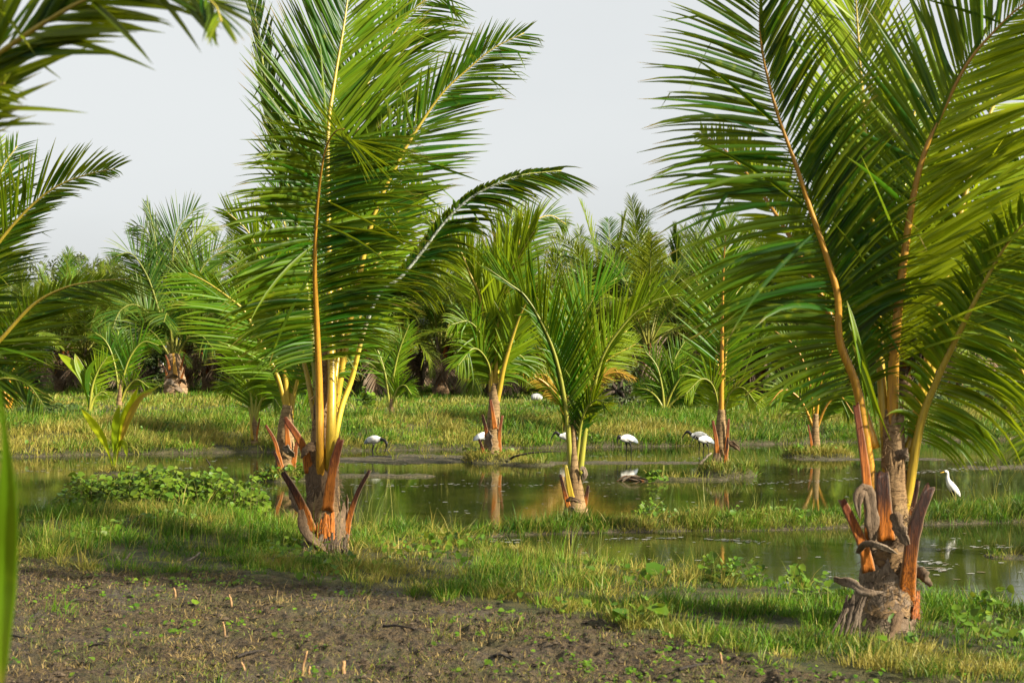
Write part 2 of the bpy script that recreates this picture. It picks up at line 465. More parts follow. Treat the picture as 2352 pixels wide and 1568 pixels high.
def fibres(root, Y0, zones, n, seed=1, lpx=(10, 34), mat='fibre'):
    """loose coarse fibres of the torn sheaths; zones = (px, py, half width px)"""
    base = np.array(root.location); rng = np.random.default_rng(seed); mb = MB(); z = np.array(zones, float); u = Y0/F
    for i in range(n):
        q = rng.random()*(len(z)-1); j = int(q); f = q-j; c = z[j]*(1-f)+z[j+1]*f
        a = rng.uniform(-1.7, 1.7); o = np.array([math.sin(a), -math.cos(a), 0]); t = np.array([math.cos(a), math.sin(a), 0])
        p = at(c[0], c[1], Y0)+o*c[2]*u*rng.uniform(.97, 1.06); l = rng.uniform(*lpx)*u; sg = rng.choice([-1, 1]); up = rng.uniform(-.9, .9)
        P = spline([p, p+(t*sg*.5+np.array([0, 0, up*.5])+o*.08)*l, p+(t*sg*.8+np.array([0, 0, up*.7-.25])+o*rng.uniform(.1, .5))*l], 6)
        mb.add(*tube(P, np.linspace(1., .35, 6)*rng.uniform(.5, 1.3)*u, 3, cap=False))
    o = mb.build('sheath_fibres', M[mat], root, base); o['kind'] = 'stuff'
    return o

# ---------------------------------------------------------------- terrain
def bx(pts, z=0.):
    a = np.array([((px-CX)/F*Y, Y) for px, Y in pts]); return a[:, 0], a[:, 1]
B_MUD = bx([(-700, 13.9), (0, 13.7), (300, 13.5), (600, 13.1), (800, 12.4), (1000, 11.8), (1250, 11.1), (1500, 10.4), (1750, 9.6), (1950, 9.15), (2352, 8.7), (3200, 8.4)])
B2 = bx([(-700, 17.4), (0, 17.6), (400, 17.7), (600, 17.0), (1000, 16.7), (1060, 15.9), (1300, 14.7), (1500, 13.8), (1700, 13.05), (1850, 12.6), (2100, 12.15), (2352, 11.8), (3200, 11.4)])
B3 = bx([(-700, 16), (980, 16.3), (1250, 16.8), (1600, 17.1), (1900, 17.3), (2352, 18.0), (3200, 18.6)])
B4 = bx([(-700, 17), (1000, 16.8), (1300, 17.9), (1600, 18.2), (1900, 18.6), (2352, 19.7), (3200, 20.6)])
B5 = bx([(-900, 28.6), (0, 29.2), (300, 29.9), (600, 30.6), (900, 31.2), (1300, 31.9), (1700, 33.1), (2000, 33.9), (2352, 35), (3200, 36.5)])
ISL = [  # px, Y, rx, ry, height
    (1128, 28.3, .62, .75, .14), (1215, 27.4, .75, .40, .05), (1668, 25.1, .62, .55, .15), (1560, 24.2, .9, .16, .045), (655, 24.3, .6, .6, .10),
    (960, 28.8, 1.75, 1.15, .022), (1400, 27.9, 2.6, .38, .015), (1880, 29.6, .95, .7, .10), (1980, 28.8, 1.6, .35, .02), (262, 25.5, .5, .5, .06), (880, 24.9, .9, .22, .03), (2345, 26.8, 1.1, .35, .03), (2335, 15.2, .35, .3, .03), (2520, 15.0, .6, .55, .12)]

def terrain(X, Y):
    """height, mud mask, bare shore mask"""
    X = np.asarray(X, float); Y = np.asarray(Y, float)
    wob = (fbm(X*.9, Y*.9, 3)-.5)*.9
    b2 = np.interp(X, *B2); b3 = np.interp(X, *B3); b4 = np.interp(X, *B4); b5 = np.interp(X, *B5); bm = np.interp(X, *B_MUD)
    n1 = fbm(X*1.3, Y*1.3, 11)-.5
    f = lambda d, H, w=.7: -.32+(H+.32)*sst(-.45, w, d)
    Hn = .14+.07*n1+.17*np.exp(-((X+4.1)/1.7)**2-((Y-16.6)/1.0)**2)+.06*np.exp(-((X-3.9)/1.6)**2-((Y-12.0)/.8)**2)
    z = f(b2-Y+wob*.35, Hn)
    z = np.maximum(z, f(np.minimum(Y-b3, b4-Y)+wob*.25, .12+.06*n1, .6))
    df = Y-b5+wob*.9
    zf = f(df, .10, .5)+.44*sst(.1, 3.6, df)+.10*n1*sst(1, 4, df)-.12*np.exp(-((df-7)/2.)**2)+.02*sst(10, 18, df)
    z = np.maximum(z, zf)
    isl = np.full(X.shape, -1.)
    for px, yy, rx, ry, h in ISL:
        x0 = (px-CX)/F*yy
        r = np.sqrt(((X-x0)/rx)**2+((Y-yy)/ry)**2)+(fbm(X*2.2, Y*2.2, 23)-.5)*.7
        zi = -.32+(h+.32)*sst(1.45, .55, r) if h > .04 else -.12+(h+.115)*sst(1.35, .8, r)+(fbm(X*3, Y*9, 9)-.5)*.075*sst(1.5, 1., r)
        z = np.maximum(z, zi); isl = np.maximum(isl, 1-r)
    md = bm-Y+(fbm(X*.8, Y*.8, 31)-.5)*1.4+(fbm(X*3, Y*3, 33)-.5)*1.1
    mud = sst(-.12, .16, md)
    lum = np.abs(fbm(X*5, Y*5, 41, 3)-.5)*2
    fine = fbm(X*16, Y*16, 47, 3)-.5
    z = z+mud*(-.055+.07*(1-lum)*fbm(X*1.6, Y*1.6, 51)+.076*fine)+(1-mud)*(fine*.02)
    return z, mud, isl

def ground():
    Ys = np.concatenate([np.linspace(-40, 0, 10), np.linspace(1, 8.4, 26)[:-1], np.arange(8.4, 14.5, .028), np.geomspace(14.5, 40, 330)[:-1], np.geomspace(40, 900, 130)])
    u = np.concatenate([np.geomspace(3, .5, 22)[:-1]*-1, np.linspace(-.5, .5, 660), np.geomspace(.5, 3, 22)[1:]])
    Xg = u[None]*np.maximum(Ys, 8.4)[:, None]; Yg = np.repeat(Ys[:, None], len(u), 1)
    z, mud, isl = terrain(Xg, Yg)
    V = np.stack([Xg, Yg, z], -1).reshape(-1, 3)
    r, c = Xg.shape
    i = np.arange(r-1)[:, None]*c; j = np.arange(c-1)[None]
    Q = np.stack([i+j, i+j+1, i+c+j+1, i+c+j], -1).reshape(-1, 4)
    shore = 1-sst(.015, .05, z)
    tint = np.stack([mud, shore, sst(36, 50, Yg)], -1).reshape(-1, 3)
    m, nt, out = newmat('ground_soil'); t = NT(nt)
    R, G, Bc = t.tint(); co = t.coords()
    n1 = t.noise(1.1, 6, co); n2 = t.noise(26, 6, co, .7); n3 = t.noise(6, 5, co)
    n4 = t.noise(80, 3, co)
    mudc = t.mix(t.ramp(n2, .36, .66), (.020, .014, .008), (.135, .098, .050))
    mudc = t.mix(t.math('MULTIPLY', t.ramp(n1, .5, .66), .5), mudc, (.088, .080, .066))
    mudc = t.mix(t.math('MULTIPLY', t.ramp(n3, .55, .75), .5), mudc, (.19, .14, .08))
    mudc = t.mix(t.math('MULTIPLY', t.ramp(t.noise(3.1, 5, co), .45, .68), .55), mudc, (.070, .078, .022))
    mudc = t.mix(t.math('MULTIPLY', t.ramp(n4, .62, .70), .6), mudc, (.20, .17, .09)); mudc = t.mix(t.math('MULTIPLY', t.ramp(t.noise(48, 3, co), .60, .66), .8), mudc, (.010, .008, .006))
    soil = t.mix(t.ramp(n3, .35, .65), (.035, .045, .012), (.10, .095, .03))
    soil = t.mix(Bc, soil, t.mix(t.ramp(n1, .4, .65), (.05, .085, .02), (.13, .12, .04)))
    sh = t.mix(t.ramp(n2, .38, .62), (.035, .034, .02), (.15, .125, .09)); sh = t.mix(t.math('MULTIPLY', t.ramp(n3, .45, .6), .5), sh, (.05, .07, .02))
    c = t.mix(R, soil, mudc); c = t.mix(t.math('MULTIPLY', G, t.math('SUBTRACT', 1., R)), c, sh)
    c = t.mix(1., c, (.84, .78, .68), 'MULTIPLY')
    rough = t.math('SUBTRACT', .85, t.math('MULTIPLY', t.math('MULTIPLY', R, t.ramp(n1, .5, .64)), .45))
    h = t.math('ADD', n2, t.math('MULTIPLY', n4, .5))
    p = t.pbsdf(c, rough, .35, t.bump(h, 1., .05)); t.l(p.outputs[0], out.inputs[0])
    o = link('ground', mesh_np('ground', V, Q, None, [m], None, tint)); tag(o, kind='structure')

def water():
    m, nt, out = newmat('pond_water'); t = NT(nt)
    co = t.coords((.9, 3.2, 1)); n1 = t.noise(2.4, 3, co); n2 = t.noise(11, 3, t.coords((.8, 2.6, 1))); n0 = t.noise(.35, 2, t.coords())
    h = t.math('ADD', n1, t.math('MULTIPLY', n2, .35))
    h = t.math('MULTIPLY', h, t.math('ADD', .25, t.ramp(n0, .4, .65)))
    p = t.pbsdf(t.mix(t.ramp(t.noise(.5, 3, t.coords()), .4, .65), (.014, .020, .005), (.040, .045, .010)), .035, .5, t.bump(h, .05, .03)); p.inputs['IOR'].default_value = 1.33
    t.l(p.outputs[0], out.inputs[0])
    V = [(-60, 11, 0), (60, 11, 0), (60, 40, 0), (-60, 40, 0)]
    tag(link('water', mesh_np('water', V, [(0, 1, 2, 3)], None, [m])), kind='structure')

# ---------------------------------------------------------------- grass
def grass_mat():
    m, nt, out = newmat('grass_blade'); t = NT(nt)
    r, u, y = t.tint()
    c = t.mix(r, (.009, .052, .003), (.096, .235, .005))
    c = t.mix(y, c, (.33, .275, .055))
    p = t.pbsdf(c, .5, .25); tr = t.n('BsdfTranslucent'); t.l(c, tr.inputs['Color'])
    ms = t.n('MixShader'); ms.inputs[0].default_value = .32
    t.l(p.outputs[0], ms.inputs[1]); t.l(tr.outputs[0], ms.inputs[2]); t.l(ms.outputs[0], out.inputs[0])
    return m

def grass(name, label, x0, x1, y0, y1, ntuft, per, hr, wr, accept, dryf, seed, wind=(.2, .05), spread=.07, lean=.7, mat=None, hvar=1.):
    rng = np.random.default_rng(seed)
    Y = np.sqrt(rng.uniform(y0**2, y1**2, ntuft)); X = rng.uniform(x0, x1, ntuft)*Y
    z, mud, isl = terrain(X, Y)
    pr = accept(X, Y, z, mud, isl); k = rng.random(ntuft) < pr
    X, Y = X[k], Y[k]; n = len(X); N = n*per
    th = (fbm(X*1.6, Y*1.6, seed+5)*2.1-.5)*hvar+(1-hvar)*.6+rng.lognormal(0, .5, n)*.34
    if name == 'bank_grass': th = th*(1+.60*sst(-1., -2.6, X)*sst(14.2, 15.6, Y))
    hs = np.repeat(th, per)
    td = np.clip(dryf(X, Y)+rng.normal(0, .2, n), 0, 1)
    dr = np.repeat(td, per)
    tone = np.repeat(np.clip(-.25+1.5*fbm(X*1.7+9, Y*1.7, seed+3)+rng.normal(0, .2, n), 0, 1), per)
    tl = np.repeat(rng.uniform(0, 2*PI, n), per); ta = np.repeat(rng.gamma(1.3, .25, n), per)     # whole tufts lean over
    ph = rng.uniform(0, 2*PI, N); rad = np.sqrt(rng.random(N))*spread*rng.uniform(.5, 1.7, N)
    bx_, by = np.repeat(X, per)+np.cos(ph)*rad, np.repeat(Y, per)+np.sin(ph)*rad
    bz = terrain(bx_, by)[0]-.01
    h = rng.uniform(*hr, N)*np.clip(hs, .3, 1.7)*rng.uniform(.55, 1.15, N)
    ln = lean*rng.gamma(1.6, .62, N)
    dx = np.cos(ph)*ln+np.cos(tl)*ta+wind[0]*rng.uniform(.2, 1.4, N); dy = np.sin(ph)*ln+np.sin(tl)*ta+wind[1]
    w = rng.uniform(*wr, N)
    a2 = rng.uniform(0, PI, N)
    Wv = np.stack([np.cos(a2)*w*.5, np.sin(a2)*w*.4, np.zeros(N)], 1)
    m = np.sqrt(dx*dx+dy*dy)
    pts = [np.stack([bx_, by, bz], 1)]
    for f in (.34, .67, 1.):          # blade arches over: its slope falls with length
        ang = np.arctan(m*(f**1.3)*1.5)
        pts.append(pts[-1]+np.stack([dx/np.maximum(m, 1e-6)*np.sin(ang)*h/3, dy/np.maximum(m, 1e-6)*np.sin(ang)*h/3, np.cos(ang)*h/3-.12*h*(f == 1)*(m > 1.1)], 1))
    V = np.stack([pts[0]-Wv*.8, pts[0]+Wv*.8, pts[1]-Wv, pts[1]+Wv, pts[2]-Wv*.7, pts[2]+Wv*.7, pts[3]], 1).reshape(-1, 3)
    b = np.arange(N)*7
    Q = np.concatenate([np.stack([b, b+1, b+3, b+2], 1), np.stack([b+2, b+3, b+5, b+4], 1)]); T = np.stack([b+4, b+5, b+6], 1)
    C = np.zeros((N, 7, 3)); C[..., 0] = np.clip(tone+rng.normal(0, .16, N), 0, 1)[:, None]
    C[..., 1] = [0, 0, .3, .3, .6, .6, 1.]
    C[..., 2] = (np.clip(dr+rng.normal(0, .14, N)+(rng.random(N) < .07)*.6, 0, 1))[:, None]
    o = link(name, mesh_np(name, V, Q, T, [mat or M['grass']], None, C.reshape(-1, 3), False))
    tag(o, label, 'grass', kind='stuff'); print(name, n, N)
    return o
M['grass'] = grass_mat()

def all_grass():
    def foot(X, Y):      # grass thinned round the feet of the two big palms
        k = 1.
        for fx, fy in ((-1.93, 14.6), (2.74, 10.45)): k = k*(1-.93*np.exp(-((X-fx)/.36)**4-((Y-fy)/.38)**4))
        return k
    land = lambda z, lo=.0: sst(lo, lo+.04, z)
    def acc(X, Y, z, mud, isl): return land(z)*(1-mud*.997)*(.12+1.0*sst(.38, .58, fbm(X*1.5, Y*1.5, 77)))*(Y < 18.7)*foot(X, Y)
    def dry(X, Y):
        p = fbm(X*1.1, Y*1.3, 71, 4); b = np.exp(-((X-1.5)/1.5)**2-((Y-14.2)/.8)**2)
        edge = np.interp(X, *B_MUD); e = np.exp(-((Y-edge-.2)/.3)**2)
        return .02+.75*sst(.52, .66, p)+.42*b+.15*e*sst(.4, .6, fbm(X*2, Y*2, 79))
    grass('bank_grass', 'short ragged green and straw grass along the muddy near bank', -.48, .48, 8.6, 18.8, 24000, 22, (.05, .165), (.004, .008), acc, dry, 5, lean=.8)
    def acc2(X, Y, z, mud, isl):
        b3 = np.interp(X, *B3); b4 = np.interp(X, *B4)
        return land(z)*(Y > b3-.3)*(Y < b4+.5)*(X > -1.2)
    def dry2(X, Y): return .05+.55*sst(.52, .68, fbm(X*1.1, Y*1.5, 91, 3))
    grass('strip_grass', 'bright tufted grass on the narrow strip between the two ponds', -.1, .48, 16.0, 20.8, 12500, 22, (.09, .21), (.005, .010), acc2, dry2, 6, lean=.85)
    def acc3(X, Y, z, mud, isl): return land(z, .03)*(isl > -.05)*.9
    def dry3(X, Y): return .3+.5*sst(.4, .6, fbm(X*1.4, Y*1.4, 95))
    grass('islet_grass', 'dry yellow grass on the small islets round the pond palms', -.42, .42, 23.3, 30.5, 28000, 18, (.08, .22), (.008, .013), acc3, dry3, 7, lean=1., spread=.1)
    def acc4(X, Y, z, mud, isl):
        d = Y-np.interp(X, *B5); return land(z)*(d > -.5)*(d < 6.5)*(.6+.4*sst(.35, .6, fbm(X, Y, 96)))
    def dry4(X, Y):
        d = Y-np.interp(X, *B5)
        return (.06+.55*sst(.50, .66, fbm(X*.45+4, Y*.8, 97, 4)))*(1-.8*sst(3.0, 4.6, d))+.22*np.exp(-((X+9)/3.)**2)*(d < 4)
    grass('far_bank_grass', 'tall yellow green grass on the slope of the far bank', -.45, .45, 28.0, 41.5, 23000, 18, (.11, .30), (.011, .020), acc4, dry4, 8, wind=(.35, 0), lean=.75, spread=.17)
    def acc5(X, Y, z, mud, isl): return (Y-np.interp(X, *B5) > 4.5)*(.35+.8*sst(.35, .6, fbm(X*.4, Y*.3, 98)))
    def dry5(X, Y): return .02+.45*sst(.52, .68, fbm(X*.3, Y*.3, 99, 3))
    grass('meadow_grass', 'green grass of the meadow under the far palms', -.44, .44, 34.0, 75, 19000, 14, (.09, .22), (.020, .036), acc5, dry5, 9, spread=.3, lean=.6)
    def acc6(X, Y, z, mud, isl): return land(z)*(1-mud)*(sst(.5, .62, fbm(X*1.3, Y*1.3, 101)))
    grass('tall_stalks', 'thin tall grass stalks standing above the bank grass', -.42, .44, 12.0, 19.5, 2600, 3, (.30, .62), (.004, .006), acc6, lambda X, Y: .4+0*X, 10, wind=(.15, 0), lean=.3)
    grass('dead_thatch', 'bleached dead grass lying matted among the green bank grass', -.46, .48, 9.0, 36., 9000, 14, (.16, .34), (.006, .010), lambda X, Y, z, mud, isl: land(z, .03)*(1-mud)*sst(.52, .66, fbm(X*1.2, Y*1.2, 141))*(Y > 9)*((Y < 20)+(Y > 29)), lambda X, Y: .85+0*X, 13, wind=(.5, -.2), lean=1.7, hvar=.4)
    grass('mud_grass', 'sparse low olive grass sprouting thinly over the mud', -.42, .46, 8.6, 14.5, 15000, 6, (.015, .05), (.003, .006), lambda X, Y, z, mud, isl: mud*(.15+.85*sst(.46, .62, fbm(X*1.7, Y*2.2, 161))), lambda X, Y: .3+.3*fbm(X*2, Y*2, 162), 14, lean=1.3, spread=.06)
    def acc7(X, Y, z, mud, isl): return sst(.4, .9, mud)*(.2+.9*sst(.44, .62, fbm(X*2.3, Y*2.3, 102)))
    grass('dead_grass', 'brown withered grass stems lying flat over the mud', -.42, .45, 8.6, 14.5, 11000, 9, (.03, .085), (.004, .008), acc7, lambda X, Y: .6+.4*sst(.4, .6, fbm(X*1.9, Y*1.9, 103)), 12, wind=(.4, 0), lean=2.2, mat=M['litter'])

def litter_mat():
    m, nt, out = newmat('dead_grass'); t = NT(nt)
    r, u, y = t.tint()
    c = t.mix(r, (.022, .015, .009), (.11, .075, .03)); c = t.mix(t.ramp(y, .75, 1.), c, (.22, .16, .06))
    c = t.mix(t.ramp(y, .75, .45), c, (.075, .095, .02))
    p = t.pbsdf(c, .8, .15); t.l(p.outputs[0], out.inputs[0]); return m
M['litter'] = litter_mat()

# ---------------------------------------------------------------- leafy plants
def leaf_cloud(C, nrmv, size, rng, heart=True, yel=0.):
    """small pointed leaves at C facing nrmv"""
    n = len(C); nrmv = nrm(nrmv)
    t = nrm(np.cross(nrmv, nrm(rng.normal(0, 1, (n, 3))))); b = np.cross(nrmv, t)
    s = size*np.exp(rng.normal(0, .3, n))
    prof = [(0, -.5), (.42, -.32), (.40, .1), (0, .62), (-.40, .1), (-.42, -.32)] if heart else [(0, -.6), (.22, -.2), (.2, .2), (0, .65), (-.2, .2), (-.22, -.2)]
    V = np.stack([C+s[:, None]*(t*x+b*y_+nrmv*(.18*abs(x)-.12*y_*y_)) for x, y_ in prof], 1).reshape(-1, 3)
    q = np.arange(n)*6
    Q = np.concatenate([np.stack([q, q+1, q+2, q+3], 1), np.stack([q, q+3, q+4, q+5], 1)])
    Cc = np.zeros((n, 6, 3)); Cc[..., 0] = np.clip(rng.normal(.5, .3, n), 0, 1)[:, None]; Cc[..., 1] = .2
    Cc[..., 2] = np.clip(yel+rng.normal(0, .10, n), 0, 1)[:, None]
    return V, Q, None, Cc.reshape(-1, 3)

M['vine'] = leaf_mat('vine_leaf', (.045, .125, .008), (.13, .26, .016), (.34, .34, .03), (.16, .2, .02), trans=.35, rough=.45)
M['shrub'] = leaf_mat('shrub_leaf', (.032, .07, .014), (.085, .14, .03), (.22, .24, .04), (.09, .11, .03), trans=.25, rough=.5)
M['pale_tree'] = leaf_mat('broad_tree_leaf', (.05, .075, .03), (.11, .14, .05), (.22, .22, .07), (.15, .17, .07), trans=.25, rough=.55)
M['stem'] = two_tone('stem', (.12, .13, .03), (.20, .19, .05), .6, nscale=30, dark=(.07, .06, .02))
M['bark'] = two_tone('bark', (.09, .065, .045), (.12, .09, .06), .85, (8, 8, 1), 12, .6, (.03, .022, .016))

def vine(label, spots, n, size, seed, name='vine_plant', cat='plant', mat='vine', h=(.08, .35), yel=.04, group=None):
    """low creeping plant: spots = (px, Y, rx, ry)"""
    rng = np.random.default_rng(seed)
    x0 = np.mean([(s[0]-CX)/F*s[1] for s in spots]); y0 = np.mean([s[1] for s in spots])
    base = np.array([x0, y0, terrain(np.array([x0]), np.array([y0]))[0][0]])
    root = empty(name, base, label, cat, group)
    mb = MB(); st = MB(); tot = sum(s[2]*s[3] for s in spots)
    for px, Yc, rx, ry in spots:
        k = int(n*rx*ry/tot); a = rng.uniform(0, 2*PI, k); r = np.sqrt(rng.random(k))
        X = (px-CX)/F*Yc+np.cos(a)*r*rx; Y = Yc+np.sin(a)*r*ry
        z = np.maximum(terrain(X, Y)[0], 0)
        top = h[0]+(h[1]-h[0])*(1-r**4)*(.45+1.0*fbm(X*3, Y*3, seed))
        zz = z+top*rng.uniform(.35, 1.05, k)
        P = np.stack([X, Y, zz], 1)
        nv = np.stack([rng.normal(0, .55, k), rng.normal(-.35, .5, k), np.ones(k)*.8], 1)
        mb.add(*leaf_cloud(P, nv, size, rng, True, yel))
        for q in range(0, k, 5):
            st.add(*tube(spline([(X[q]+rng.normal(0, .05), Y[q]+rng.normal(0, .05), z[q]-.02), P[q]*.5+np.array([X[q], Y[q], z[q]])*.5+rng.normal(0, .02, 3), P[q]], 5), .003, 3, cap=False))
    mb.build('leaves', M[mat], root, base)['kind'] = 'stuff'; st.build('stems', M['stem'], root, base)['kind'] = 'stuff'
    return root

def broad_tree(label, px, Y, zt, rad, n, size, seed, mat='pale_tree', name='broadleaf_tree', cat='tree', group=None, squash=.6, hb=.35):
    rng = np.random.default_rng(seed)
    x = (px-CX)/F*Y; base = np.array([x, Y, .6]); root = empty(name, base, label, cat, group)
    tr = MB(); mb = MB(); H = zt-.6
    tr.add(*tube(spline([base-[0, 0, .3], base+[.1, 0, H*.3], base+[-.1, .1, H*.75]], 14), np.linspace(.06*H*.5+.05, .04, 14), 9, jit=.05, rng=rng))
    nc = 34
    for i in range(nc):
        a = rng.uniform(0, 2*PI); r = math.sqrt(rng.random())*rad; zc = H*(hb+(1-hb)*(rng.random()**.7)*(1-.55*(r/rad)**2))
        c = base+np.array([math.cos(a)*r, math.sin(a)*r, zc])
        if i < 16: tr.add(*tube(spline([base+[0, 0, H*.28], (base+[0, 0, H*.45])*.5+c*.5, c], 8), np.linspace(.07, .012, 8), 5))
        k = n//nc; d = nrm(rng.normal(0, 1, (k, 3)))*(rng.random(k)**.5)[:, None]*rad*.36*rng.uniform(.6, 1.2)
        d[:, 2] *= squash
        mb.add(*leaf_cloud(c+d, d+np.array([0, -.2, .5])*rad*.3+rng.normal(0, .12*rad, (k, 3)), size, rng, False))
    tr.build('trunk', M['bark'], root, base); mb.build('crown', M[mat], root, base)
    return root

# ---------------------------------------------------------------- the palms one can tell apart
def palm_root(px, py, Y, label, group=None, name='coconut_palm'):
    return empty(name, at(px, py, Y), label, 'palm tree', group)

G_POND = 'young coconut palms standing in and beside the ponds'
G_BANK = 'small coconut saplings on the far bank'

def palm_left():
    Y = 14.8; r = palm_root(745, 1262, Y, 'tall coconut palm left of centre with upright windblown fronds and a broken grey rib', G_POND)
    trunk(r, Y, [(752, 1285, 54), (752, 1240, 49), (750, 1205, 43), (745, 1165, 38), (743, 1100, 35), (743, 1030, 32), (745, 970, 27), (748, 900, 20), (750, 840, 14), (752, 780, 7)], seed=3)
    K = dict(leaf='leaf')
    fr(r, Y, [(735, 1000), (715, 760), (680, 500), (640, 363), (612, 200), (588, 50), (556, -80)], 120, 135, dz=.9, seed=11, n=78, aL=(22, 14), aR=(26, 16), roll=35, beta=25, droop=(.1, .1), yel=0., tone=.15, t0=.3, pet='pet_green', rpx=8)
    fr(r, Y, [(756, 1110, .02), (758, 1050, -.20), (761, 960, -.24), (762, 850, -.1), (756, 600, .2), (753, 322), (768, 191), (789, 65), (806, -60), (815, -160)], 285, 300, dz=.8, seed=12, n=156, aL=(45, 30), aR=(45, 33), roll=6, beta=12, droop=(.08, .08), yel=(0., .22), t0=.36, pet='pet_yellow', rpx=12, tone=(.35, .7), wid=.041)  # right leaflets painted yellower and lighter than the left, standing in for sunlight
    fr(r, Y, [(750, 1000, .2), (770, 760, .4), (806, 400, .8), (838, 217, 1.1), (872, 130, 1.2), (917, 60, 1.3), (957, 15, 1.3), (1003, -12, 1.3), (1040, -5, 1.2)], 200, 260, dz=1.3, seed=13, n=143, aL=(38, 26), aR=(38, 50), roll=-12, beta=10, droop=(.15, .5), yel=.10, t0=.3, pet='pet_yellow', rpx=9)
    fr(r, Y, [(760, 1000, .2), (776, 900, .2), (812, 700, .25), (858, 500, .3), (917, 368, .35), (968, 282, .4), (1018, 212, .4), (1078, 156, .4), (1134, 111, .4), (1204, 76, .4)], 150, 195, dz=.4, seed=14, n=109, aL=(34, 22), aR=(62, 30), roll=10, beta=5, droop=(.15, .2), yel=.05, t0=.32, pet='pet_yellow', rpx=9, tone=.35)
    fr(r, Y, [(740, 1125, .02), (736, 1065, -.20), (735, 990, -.25), (734, 930, -.25), (732, 850, -.32), (728, 756, -.45), (723, 605, -.7), (731, 454, -.95), (743, 363, -1.1), (756, 322, -1.2), (772, 301, -1.35), (790, 296, -1.5)], 225, 245, seed=15, n=162, aL=(88, 84), aR=(78, 58), lenv=([.5, .75, .95, 1, .8, .55, .22], [.5, .75, .95, 1, .95, .75, .5]), roll=8, beta=8, droop=(1.0, .45), yel=(.08, .02), yelvar=.14, t0=.35, pet='pet_orange', rpx=11, tone=.3, wild=.10, wid=.041)
    fr(r, Y, [(758, 1090, .05), (764, 1040, -.1), (772, 995, -.12), (786, 930, -.05), (808, 870, 0.), (836, 760, -.1), (872, 672, -.2), (917, 640, -.25), (968, 580, -.3), (1018, 514, -.35), (1068, 464, -.4), (1119, 433, -.45), (1194, 403, -.5), (1290, 392, -.5)], 26, 140, dz=-.5, seed=16, n=104, aL=(60, 30), aR=(44, 22), roll=8, beta=0, droop=(2.8, .3), yel=.03, t0=.40, pet='pet_grey', rpx=7, tone=.2, wid=.045, wild=.08, lenv=[1.0, 1.05, 1, .95, .85, .8, .7], label='bent frond with pale grey rib and leaflets hanging on one side')
    fr(r, Y, [(752, 1000, .2), (785, 850, .4), (835, 700, .6), (880, 560, .8), (925, 470, .9), (970, 420, 1.)], 150, 170, dz=.9, seed=17, n=78, aL=(50, 30), aR=(50, 25), roll=-10, droop=(.7, .5), yel=.3, t0=.3, pet='pet_yellow', rpx=9, tone=.8)
    fr(r, Y, [(765, 990), (770, 870), (790, 760), (830, 700), (870, 710)], 150, 150, dz=1.0, seed=18, n=65, aL=(70, 40), aR=(60, 30), droop=(1.3, 1.), yel=.1, t0=.3, pet='pet_yellow', rpx=8, tone=.5)
    fr(r, Y, [(728, 990), (705, 860), (672, 760), (640, 730), (600, 760)], 120, 120, dz=.7, seed=19, n=58, aL=(60, 40), aR=(60, 30), droop=(1.0, .8), yel=.08, t0=.3, pet='pet_yellow', rpx=8, tone=.4)
    stub(r, Y, [(712, 1085, -.12), (700, 1035, -.16), (682, 1000, -.2), (655, 961, -.25)], 30, seed=1, taper=.5)
    stub(r, Y, [(718, 1225, -.2), (702, 1180, -.25), (678, 1130, -.28), (650, 1085, -.3)], 32, mat='stub_dark', seed=2, taper=.5)
    stub(r, Y, [(752, 1172, -.22), (758, 1120, -.26), (768, 1062, -.28), (782, 1010, -.3)], 36, seed=3, taper=.55, label='bright orange cut leaf base')
    stub(r, Y, [(792, 1245, -.05), (802, 1190, -.08), (822, 1130, -.1), (849, 1080, -.12)], 22, mat='stub_dark', seed=4, taper=.4)
    sheath(r, Y, (752, 1262, 45), (750, 1150, 41), -95, 70, 'fibre', seed=1, slope=-.3, dy=-.02)
    sheath(r, Y, (751, 1262, 50), (756, 1158, 41), -20, 120, 'husk', seed=2, slope=.4, flare=.08)
    sheath(r, Y, (746, 1165, 41), (742, 1075, 38), -110, 60, 'husk', seed=3, slope=-.2, flare=.08)
    sheath(r, Y, (742, 1100, 36), (744, 1025, 33), -100, 100, 'fibre', seed=4, slope=.3)
    sheath(r, Y, (744, 1035, 32), (746, 955, 28), -60, 120, 'fibre', seed=5, slope=-.3)
    husk(r, Y, [(690, 1170, -.30), (702, 1215, -.36), (722, 1240, -.40), (754, 1270, -.42)], 24, seed=6)
    #husk(r, Y, [(694, 1150, -.30), (716, 1158, -.36), (748, 1164, -.38), (780, 1160, -.34), (800, 1180, -.26)], 16, seed=5, curl=.1)
    husk(r, Y, [(738, 1030, -.24), (716, 1024, -.28), (700, 1034, -.28), (690, 1052, -.26)], 26, seed=8)
    husk(r, Y, [(668, 1120, -.05), (676, 1150, -.1), (692, 1180, -.15)], 24, seed=10)
    sheath(r, Y, (752, 1250, 55), (752, 1185, 49), -22, 26, 'stub', 'leaf_scar', seed=9, slope=.8, flare=.02)
    sheath(r, Y, (746, 990, 28), (749, 850, 20), -90, 110, 'fibre', seed=6, slope=.2)
    fibres(r, Y, [(752, 1275, 52), (750, 1205, 44), (745, 1165, 39), (743, 1100, 36)], 240, 3, (8, 32), 'husk')
    fibres(r, Y, [(745, 1165, 38), (743, 1030, 33), (746, 940, 29), (748, 840, 23)], 200, 4, (7, 26))
    rg = np.random.default_rng(5)
    for i in range(12):
        x = 700+i*8.5
        husk(r, Y, [(x+4, 1215+rg.uniform(0, 25), -.30), (x, 1255, -.38), (748+(x-748)*1.25, 1285+rg.uniform(0, 16), -.44)], rg.uniform(8, 15), seed=60+i, name='root', mat='root')

